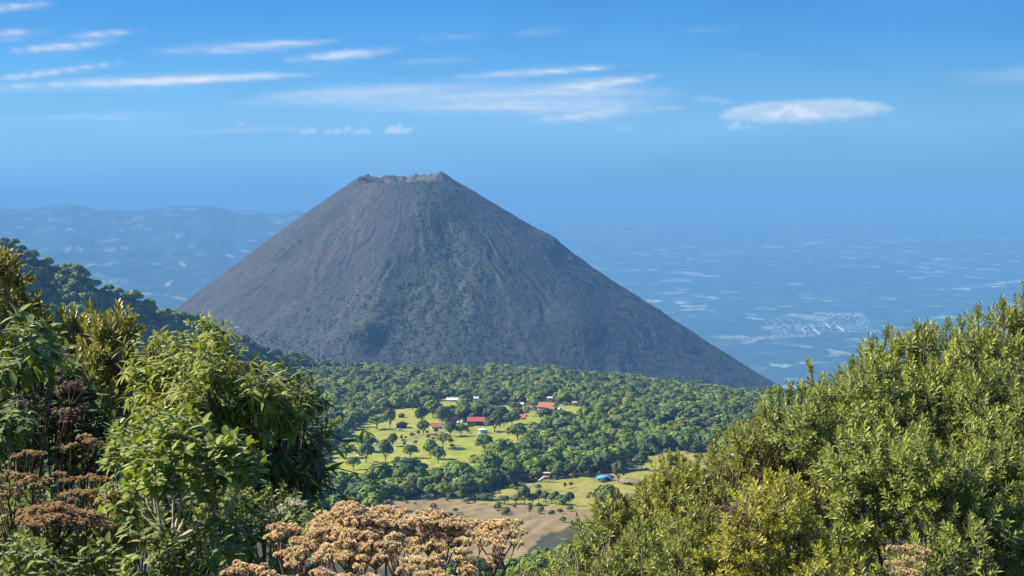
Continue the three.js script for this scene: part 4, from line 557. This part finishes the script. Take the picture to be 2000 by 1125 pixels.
twigBush('upright_bush', 'dark olive bush with upright bronze-tipped shoots at the left edge', 'bush', 20, 8.2,
  [[-24, 542, 40, 8.3], [-2, 562, 36, 8.2], [-34, 632, 60, 8.2], [21, 622, 44, 8.1], [6, 682, 52, 8.1], [58, 652, 34, 8.1], [-44, 722, 60, 8.1]], { twig: twigC, material: leafy(0.170, 0.185, 0.034), spacing: 0.056, seed: 506, tone: (li, R) => R() * 0.9, up: 1.0, stray: 0.25, tips: [[-2, 531, 8.2, 20], [10, 538, 8.2, 18], [-11, 526, 8.2, 20], [28, 576, 8.1, 22], [43, 591, 8.1, 26], [68, 616, 8.1, 24], [81, 636, 8.1, 20], [56, 612, 8.1, 18], [16, 561, 8.1, 18]] });
twigBush('bronze_bush', 'olive bush with bronze young tips between the left-edge bush and the willow-leaved tree', 'bush', 190, 7.9,
  [[150, 674, 40, 8.0], [215, 674, 42, 7.9], [190, 724, 58, 7.8], [240, 734, 44, 7.8], [150, 774, 56, 7.8], [225, 804, 56, 7.7]], { twig: twigC, material: leafy(0.185, 0.210, 0.036), spacing: 0.052, seed: 507, tone: (li, R) => R() * 0.9, up: 0.9, stray: 0.3, tips: [[143, 658, 8, 26], [152, 663, 8, 20], [215, 653, 7.9, 22], [230, 660, 7.9, 18], [250, 668, 7.9, 20], [205, 663, 7.9, 16], [130, 673, 7.9, 18]] });

// plants whose leaves show one by one: the 300 that show largest are parts, the rest one part
const leafForms = (list) => list.map((o) => { const s = new Shape(); leaf(s, V(0, 0, 0), UP.clone(), V(0, 0, 1), 1, o.W, o); return s.done(); });
const willow = leafForms([{ W: 0.22, droop: 0.25, widths: [0.55, 0.95, 1, 0.55], fold: 0.3 }, { W: 0.20, droop: 0.5, widths: [0.5, 0.9, 1, 0.6], fold: 0.35 }, { W: 0.24, droop: 0.7, widths: [0.6, 1, 0.9, 0.5], fold: 0.3 }]);
const toothed = leafForms([{ W: 0.50, droop: 0.2, widths: [0.7, 0.62, 1, 0.78, 0.9, 0.6, 0.55], fold: 0.2 }, { W: 0.46, droop: 0.45, widths: [0.75, 0.66, 1, 0.8, 0.85, 0.55, 0.4], fold: 0.3 }, { W: 0.55, droop: 0.1, widths: [0.6, 0.7, 0.95, 0.8, 1, 0.65, 0.5], fold: 0.15 }]);
const broad = leafForms([{ W: 0.42, droop: 0.3, widths: [0.7, 1, 0.95, 0.55], fold: 0.2 }, { W: 0.38, droop: 0.5, widths: [0.75, 1, 0.85, 0.45], fold: 0.3 }, { W: 0.45, droop: 0.15, widths: [0.65, 1, 0.9, 0.6], fold: 0.15 }]);
function leafPlant(name, label, category, px, d, lobes, { forms, material, tones, L = 0.085, per = 11, shoot = 0.10, spacing = 0.085, seed, lean = [0.5, 1.4], up, stray, inner, singles = 300, wood = bark, thick = 0.009, stems = false, hang = 0.35, twigs, from }) {
  const foot = footOf(px, d), t = thing(name, label, category, foot), found = [], sm = new Shape();
  overLobes(lobes, spacing, seed, (p, dir, li, deep, R, facing) => {
    const q = p.clone().sub(foot); sm.limb([q.clone().addScaledVector(dir, -shoot * 0.5), q.clone(), q.clone().addScaledVector(dir, shoot)], 0.0025, 0.001, 3, [1, 1, 1]);
    for (let i = 0; i < per; i++) {
      const k = (i + R() * 0.5) / per, o = q.clone().addScaledVector(dir, shoot * (k - 0.1)), side = across(dir, R), a = mix(lean[1], lean[0], k), out = dir.clone().multiplyScalar(Math.cos(a)).addScaledVector(side, Math.sin(a)); out.y -= hang * (1 - 0.4 * k) * (0.6 + 0.6 * R()); out.normalize();
      let nor = dir.clone().multiplyScalar(0.6).addScaledVector(UP, 0.8).addScaledVector(unit(R), 0.25); nor.addScaledVector(out, -nor.dot(out)).normalize();
      const x = out.clone().cross(nor), s = L * (0.7 + 0.5 * R()) * (1 - 0.25 * k), m = new THREE.Matrix4().makeBasis(x.multiplyScalar(s), out.clone().multiplyScalar(s), nor.multiplyScalar(s)).setPosition(o);
      found.push({ m, form: Math.floor(R() * forms.length), rank: (deep ? -2 : 0) + facing + 0.5 * dir.y + 0.35 * R(), tone: R(), li, k });
    }
  }, { up, stray, inner, girth: 1.02, jitter: 0.4, lump: 0.34 });
  woody(t, foot, lobes, seed + 3, wood, { thick, name: stems ? 'stem' : 'branch', twigs, from });
  if (from) part('main_stem', new Shape().limb([V(0, -0.1, 0), from.clone().sub(foot).multiplyScalar(0.5), from.clone().sub(foot)], thick * 1.8, thick * 1.4, 6).done(), bark, t);
  part('twigs', sm.done(), greenStem, t).userData.kind = 'stuff';
  found.sort((a, b) => b.rank - a.rank);
  const own = tones.map((c) => { const mm = material.clone(); mm.color.multiply(lin(...c)); return mm; });
  found.slice(0, singles).forEach((f) => { const m = part('leaf', forms[f.form], own[Math.floor(f.tone * own.length)], t); m.applyMatrix4(f.m); });
  const rest = new Shape(); found.slice(singles).forEach((f) => { const c = tones[Math.floor(f.tone * tones.length)]; rest.add(forms[f.form], f.m, c); });
  if (found.length > singles) part('foliage', rest.done(), material, t).userData.kind = 'stuff';
  return t;
}
leafPlant('willow_leaved_tree', 'bright green young tree with long drooping willow-like leaves in front of the wooded hill', 'tree', 400, 7.0,
  [[405, 672, 26, 7.1], [432, 660, 18, 7.1], [382, 690, 24, 7.0], [335, 708, 27, 7.1], [300, 692, 22, 7.1], [272, 712, 20, 7.2], [352, 742, 32, 6.9], [415, 735, 32, 6.9], [458, 730, 24, 6.9], [485, 760, 28, 6.9], [522, 768, 27, 6.9], [560, 792, 22, 6.9], [432, 788, 36, 6.8], [370, 800, 38, 6.8], [308, 775, 32, 7.0], [500, 812, 32, 6.8], [545, 830, 26, 6.9], [460, 850, 36, 6.8], [400, 860, 40, 6.7], [330, 835, 36, 6.9], [587, 808, 16, 7.0], [602, 786, 12, 7.0], [290, 740, 24, 7.1]],
  { forms: willow, material: leafBright, tones: [[1, 1, 1], [1.35, 1.15, 0.9], [0.8, 0.9, 1], [1.15, 1.08, 1]], L: 0.080, seed: 601, spacing: 0.060, per: 12, hang: 0.45, thick: 0.010 });
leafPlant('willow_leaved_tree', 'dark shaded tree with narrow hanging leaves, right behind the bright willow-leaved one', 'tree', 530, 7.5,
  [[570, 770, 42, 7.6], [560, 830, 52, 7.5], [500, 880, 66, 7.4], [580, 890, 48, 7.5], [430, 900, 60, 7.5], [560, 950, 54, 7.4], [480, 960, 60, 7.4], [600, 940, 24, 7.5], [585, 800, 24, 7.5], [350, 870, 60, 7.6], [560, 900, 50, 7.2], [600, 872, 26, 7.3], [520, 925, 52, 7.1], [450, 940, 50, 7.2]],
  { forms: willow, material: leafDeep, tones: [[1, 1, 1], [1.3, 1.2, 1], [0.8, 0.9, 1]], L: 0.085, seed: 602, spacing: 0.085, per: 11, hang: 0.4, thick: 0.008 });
leafPlant('toothed_shrub', 'light green plant with toothed leaves on long pale stems from one low fork', 'plant', 338, 5.6,
  [[268, 868, 38, 5.7], [250, 900, 34, 5.6], [290, 900, 36, 5.6], [365, 850, 36, 5.7], [390, 880, 34, 5.6], [340, 880, 34, 5.6], [455, 905, 36, 5.6], [430, 935, 34, 5.5], [480, 930, 28, 5.6], [300, 940, 36, 5.5], [385, 925, 28, 5.6]],
  { forms: toothed, material: leafLime, tones: [[1, 1, 1], [1.25, 1.1, 0.8], [0.75, 0.85, 0.9]], L: 0.056, seed: 603, spacing: 0.053, per: 8, shoot: 0.06, wood: paleStem, thick: 0.007, from: at(338, 1058, 5.5), stems: true, twigs: 2, hang: 0.15, up: 0.9 });
leafPlant('broadleaf_branch', 'bright green branch of broad leaves reaching in at the left edge below the upright bush', 'branch', 40, 6.4,
  [[20, 665, 40, 6.5], [70, 690, 44, 6.4], [25, 720, 40, 6.4], [110, 700, 22, 6.4], [-20, 640, 40, 6.5]], { forms: broad, material: leafLime, tones: [[0.85, 0.9, 1], [1.1, 1, 0.9], [0.6, 0.7, 0.9]], L: 0.085, seed: 604, spacing: 0.10, per: 7, shoot: 0.08, hang: 0.4 });
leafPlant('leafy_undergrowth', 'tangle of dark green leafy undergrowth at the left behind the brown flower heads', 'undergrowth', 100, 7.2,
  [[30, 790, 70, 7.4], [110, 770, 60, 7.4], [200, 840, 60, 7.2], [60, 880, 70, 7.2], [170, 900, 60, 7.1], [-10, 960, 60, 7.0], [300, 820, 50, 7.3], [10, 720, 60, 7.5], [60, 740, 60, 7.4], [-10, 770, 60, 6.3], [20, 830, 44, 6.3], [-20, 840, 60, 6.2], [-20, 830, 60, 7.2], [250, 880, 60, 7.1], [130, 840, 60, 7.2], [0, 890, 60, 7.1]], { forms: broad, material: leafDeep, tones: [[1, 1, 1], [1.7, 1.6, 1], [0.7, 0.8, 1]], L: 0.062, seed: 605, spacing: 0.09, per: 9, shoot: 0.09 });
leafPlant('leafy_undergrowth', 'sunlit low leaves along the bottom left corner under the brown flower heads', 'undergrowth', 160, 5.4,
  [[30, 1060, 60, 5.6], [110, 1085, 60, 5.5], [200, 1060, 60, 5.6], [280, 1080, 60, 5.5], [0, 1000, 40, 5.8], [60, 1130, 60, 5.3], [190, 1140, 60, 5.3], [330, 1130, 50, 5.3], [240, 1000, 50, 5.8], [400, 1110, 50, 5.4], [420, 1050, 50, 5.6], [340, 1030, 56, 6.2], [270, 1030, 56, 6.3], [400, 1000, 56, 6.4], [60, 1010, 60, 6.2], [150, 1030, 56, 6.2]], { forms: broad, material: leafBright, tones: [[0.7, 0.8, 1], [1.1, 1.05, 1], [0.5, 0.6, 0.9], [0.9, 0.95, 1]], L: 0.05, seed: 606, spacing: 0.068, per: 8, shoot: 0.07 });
leafPlant('leafy_undergrowth', 'small-leaved green shrub between the toothed plant and the tan flower heads', 'shrub', 520, 5.9,
  [[480, 1010, 54, 6.1], [540, 1000, 44, 6.1], [500, 1060, 56, 5.9], [440, 1000, 44, 6.1], [590, 1040, 44, 6.0], [450, 1120, 56, 5.7], [560, 1110, 54, 5.7]], { forms: broad, material: leafBright, tones: [[0.75, 0.85, 1], [0.5, 0.62, 0.9], [1, 1, 1]], L: 0.04, seed: 607, spacing: 0.06, per: 9, shoot: 0.06 });

// ───────────────────────── dried flower heads ─────────────────────────
function floret(seed, n, r, dark, pale) {
  const R = seeded(seed), s = new Shape();
  for (let i = 0; i < n; i++) { const a = i * 2.39996, y = 1 - (i + 0.5) / n * 1.05, q = Math.sqrt(Math.max(0, 1 - y * y)), d = V(Math.cos(a) * q, y * 0.9 + 0.12, Math.sin(a) * q).normalize().addScaledVector(unit(R), 0.12), w = across(d, R).multiplyScalar(r * 0.19), e = d.clone().multiplyScalar(r * (0.8 + 0.3 * R())), k = 0.8 + 0.4 * R(); const v = [s.v(d.clone().multiplyScalar(r * 0.15).add(w), dark), s.v(d.clone().multiplyScalar(r * 0.15).sub(w), dark), s.v(e.clone().sub(w.clone().multiplyScalar(0.7)), pale.map((c) => c * k)), s.v(e.clone().add(w.clone().multiplyScalar(0.7)), pale.map((c) => c * k * 1.1))]; s.quad(...v); }
  s.limb([V(0, -r * 2.2, 0), V(0, -r * 0.6, 0), V(0, r * 0.2, 0)], r * 0.10, r * 0.28, 5, dark);
  return s.done();
}
const tanTuft = floret(41, 40, 0.0086, [0.29, 0.185, 0.08], [0.90, 0.74, 0.45]), brownTuft = floret(42, 32, 0.0082, [0.15, 0.098, 0.048], [0.62, 0.46, 0.235]), greyTuft = floret(43, 30, 0.010, [0.12, 0.08, 0.06], [0.40, 0.30, 0.24]), whiteTuft = floret(44, 26, 0.010, [0.30, 0.30, 0.16], [0.78, 0.76, 0.66]);
const dryMat = new THREE.MeshPhysicalMaterial({ color: 0xffffff, roughness: 0.95, transmission: 0.3, thickness: 0, vertexColors: true, side: THREE.DoubleSide });
function flowerPlant(name, label, px, d, heads, { tuft, gap, seed, stemMat, stemR = 0.006, flat = 0.30, tilt = 0, sub = 5 }) {
  const R = seeded(seed), foot = footOf(px, d), t = thing(name, label, 'plant', foot), m = new THREE.Matrix4(), forkY = 0.55;
  for (const [hx, hy, w, hd, wild = 1] of heads) {
    const c = at(hx, hy, hd).sub(foot), rad = w * 0.5 * hd / F, list = [], cols = [], st = new Shape(), node = c.clone().add(V((R() - 0.5) * rad * 0.3, -rad * 0.95 - 0.03, (R() - 0.5) * rad * 0.3)), root = V((R() - 0.5) * 0.08, -0.1, (R() - 0.5) * 0.08), fork = node.clone().multiplyScalar(forkY); fork.x *= 0.6;
    st.limb([root, fork, node.clone().lerp(fork, 0.35), node], stemR, stemR * 0.6, 6);
    // the head is a cluster of smaller domes on their own branchlets
    const n = Math.max(3, Math.round(sub * 1.35 * (rad / 0.09) ** 2)), domes = [];
    for (let i = 0; i < n; i++) { const q = Math.sqrt((i + 0.5) / n), a = i * 2.39996 + seed, o = V(Math.cos(a) * q * rad * 0.8, -flat * rad * q * q * 1.1 + rad * 0.10 * (R() - 0.5) * 2 * wild, Math.sin(a) * q * rad * 0.8); o.y += tilt * o.x; domes.push([c.clone().add(o), rad * (0.30 + 0.14 * R()) * Math.min(1, Math.sqrt(6 / n) + 0.25)]); }
    for (const [dc, dr] of domes) {
      const dn = dc.clone().lerp(node, 0.42); dn.x = mix(dc.x, node.x, 0.30); dn.z = mix(dc.z, node.z, 0.30); st.limb([node, node.clone().lerp(dn, 0.55).add(V(0, -0.006, 0)), dn], stemR * 0.55, stemR * 0.35, 5);
      const k = Math.max(5, Math.round(2.5 * (dr / gap) ** 2));
      for (let i = 0; i < k; i++) { const q = Math.sqrt((i + 0.4) / k), a = i * 2.39996 + R(), p = dc.clone().add(V(Math.cos(a) * q * dr, dr * 0.24 * (1 - q * q) + gap * 0.8 * (R() - 0.5), Math.sin(a) * q * dr)), out = V(Math.cos(a) * q * 0.8, 1 - 0.35 * q, Math.sin(a) * q * 0.8).addScaledVector(unit(R), 0.25).normalize(); list.push(placed(p, out, R() * 6, 0.72 + 0.5 * R())); const b = 0.78 + 0.4 * R(); cols.push(lin(b, b * (0.93 + 0.1 * R()), b * (0.86 + 0.2 * R()))); if (i % 3 === 0) st.limb([dn, dn.clone().lerp(p, 0.6).addScaledVector(out, -dr * 0.2), p.clone().addScaledVector(out, -0.01)], stemR * 0.22, stemR * 0.14, 3); }
    }
    part('stem', st.done(), stemMat, t); copies('flower_head', tuft, dryMat, list, cols, t);
  }
  return t;
}
const dryStem = paint(0.20, 0.12, 0.07, 0.85), lightStem = paint(0.36, 0.28, 0.17, 0.8), darkStem = paint(0.09, 0.05, 0.035, 0.9);
flowerPlant('dried_flower_plant', 'broad cluster of tan fluffy dried flower heads at the bottom centre', 740, 4.4,
  [[690, 1000, 190, 4.67], [640, 1008, 90, 4.76], [760, 996, 100, 4.76], [838, 1008, 120, 4.59], [905, 1016, 110, 4.59], [975, 1026, 120, 4.51], [552, 1032, 96, 4.59], [625, 1044, 100, 4.51], [920, 1058, 90, 4.35], [985, 1053, 80, 4.35], [815, 1098, 120, 4.1], [720, 1090, 80, 4.1], [875, 1088, 80, 4.18], [634, 1084, 52, 4.1, 3], [480, 1104, 110, 4.1], [540, 1128, 110, 3.94], [640, 1126, 120, 3.94], [740, 1138, 110, 3.85], [965, 1086, 44, 4.35], [690, 1048, 120, 4.43], [780, 1050, 110, 4.35], [730, 1022, 150, 4.75], [600, 1060, 120, 4.5], [860, 1035, 130, 4.6], [690, 1076, 120, 4.4], [770, 1066, 100, 4.45], [930, 1100, 90, 4.3], [590, 1090, 90, 4.2], [840, 1126, 110, 4.0], [690, 1132, 110, 4.0]],
  { tuft: tanTuft, gap: 0.0118, seed: 701, stemMat: dryStem });
flowerPlant('dried_flower_plant', 'dark brown dried flower heads on pale stems at the left edge of the foreground', 110, 5.8,
  [[165, 858, 74, 6.0], [120, 872, 40, 6.0], [56, 882, 70, 5.9], [215, 868, 40, 6.1], [18, 925, 74, 5.8], [60, 938, 70, 5.7], [115, 930, 60, 5.8], [175, 930, 70, 5.8], [100, 990, 150, 5.5], [170, 1000, 80, 5.5], [210, 965, 80, 5.7], [265, 960, 60, 5.8], [150, 960, 80, 5.7], [200, 1020, 70, 5.5], [250, 1000, 40, 5.7], [30, 960, 60, 5.8]],
  { tuft: brownTuft, gap: 0.0125, seed: 702, stemMat: darkStem, flat: 0.36 });
flowerPlant('dried_flower_plant', 'feathery greyish brown seed heads behind the brown flowers, below the bronze bush', 130, 7.0,
  [[120, 690, 50, 7.2, 2], [90, 730, 70, 7.1, 2], [140, 745, 70, 7.0, 2], [70, 780, 70, 7.0, 2], [120, 800, 80, 7.0, 2], [160, 790, 50, 7.0, 2]], { tuft: greyTuft, gap: 0.0185, seed: 703, stemMat: darkStem, flat: 0.6 });
flowerPlant('dried_flower_plant', 'small tan dried flower cluster in the middle of the right-hand bushes near the bottom', 1770, 7.9,
  [[1768, 1066, 70, 7.2], [1790, 1090, 60, 7.1], [1752, 1099, 60, 7.1], [1775, 1116, 66, 7.0], [1808, 1076, 40, 7.2]], { tuft: tanTuft, gap: 0.0175, seed: 704, stemMat: dryStem });
flowerPlant('dried_flower_plant', 'greyish dried flower sprays lying between the olive bush and the golden bush', 1440, 8.6,
  [[1410, 990, 44, 8.0], [1450, 985, 50, 7.9], [1480, 980, 40, 7.9], [1440, 1000, 40, 7.8]], { tuft: greyTuft, gap: 0.018, seed: 705, stemMat: darkStem });
flowerPlant('blossom_plant', 'white blossom cluster just left of the tan dried flower heads', 568, 6.2,
  [[570, 975, 44, 6.1, 3], [592, 985, 40, 6.0, 3], [552, 988, 40, 6.1, 3], [466, 1062, 16, 5.9, 3]], { tuft: whiteTuft, gap: 0.021, seed: 706, stemMat: greenStem, flat: 0.7 });
flowerPlant('dried_flower_plant', 'thin brownish flower sprays standing up at the right end of the willow-leaved tree', 560, 7.3,
  [[505, 712, 24, 7.3, 3], [548, 742, 30, 7.3, 3], [560, 765, 24, 7.3, 3], [520, 730, 18, 7.3, 3]], { tuft: greyTuft, gap: 0.02, seed: 707, stemMat: lightStem, flat: 0.8 });
// long thin twigs reaching out to the right of the dark tree
{ const foot = footOf(600, 6.8), t = thing('bare_twig', 'thin bare twigs with few leaves reaching over the meadow from the dark tree', 'twig', foot), R = seeded(811);
  for (const pts of [[[590, 905], [650, 880], [700, 855], [712, 835]], [[580, 920], [660, 915], [720, 930], [760, 960]], [[600, 930], [660, 960], [700, 990]], [[610, 880], [640, 850], [648, 815]], [[600, 860], [640, 842], [672, 862], [690, 880]]]) { const s = new Shape(); s.limb(pts.map(([x, y], i) => at(x, y, 6.8 + 0.06 * i).sub(foot)), 0.004, 0.0012, 5); part('twig', s.done(), darkStem, t); for (let i = 0; i < 7; i++) { const k = 1 + Math.floor(R() * (pts.length - 1)), f = R(), p = at(mix(pts[k - 1][0], pts[k][0], f), mix(pts[k - 1][1], pts[k][1], f), 6.84).sub(foot), m = part('leaf', willow[i % 3], i % 3 ? leafDeep : leafLime, t); m.applyMatrix4(placed(p, V(R() - 0.3, R() - 0.7, R() - 0.5).normalize(), R() * 6, 0.05 + 0.03 * R())); } } }
renderer.render(scene, camera);
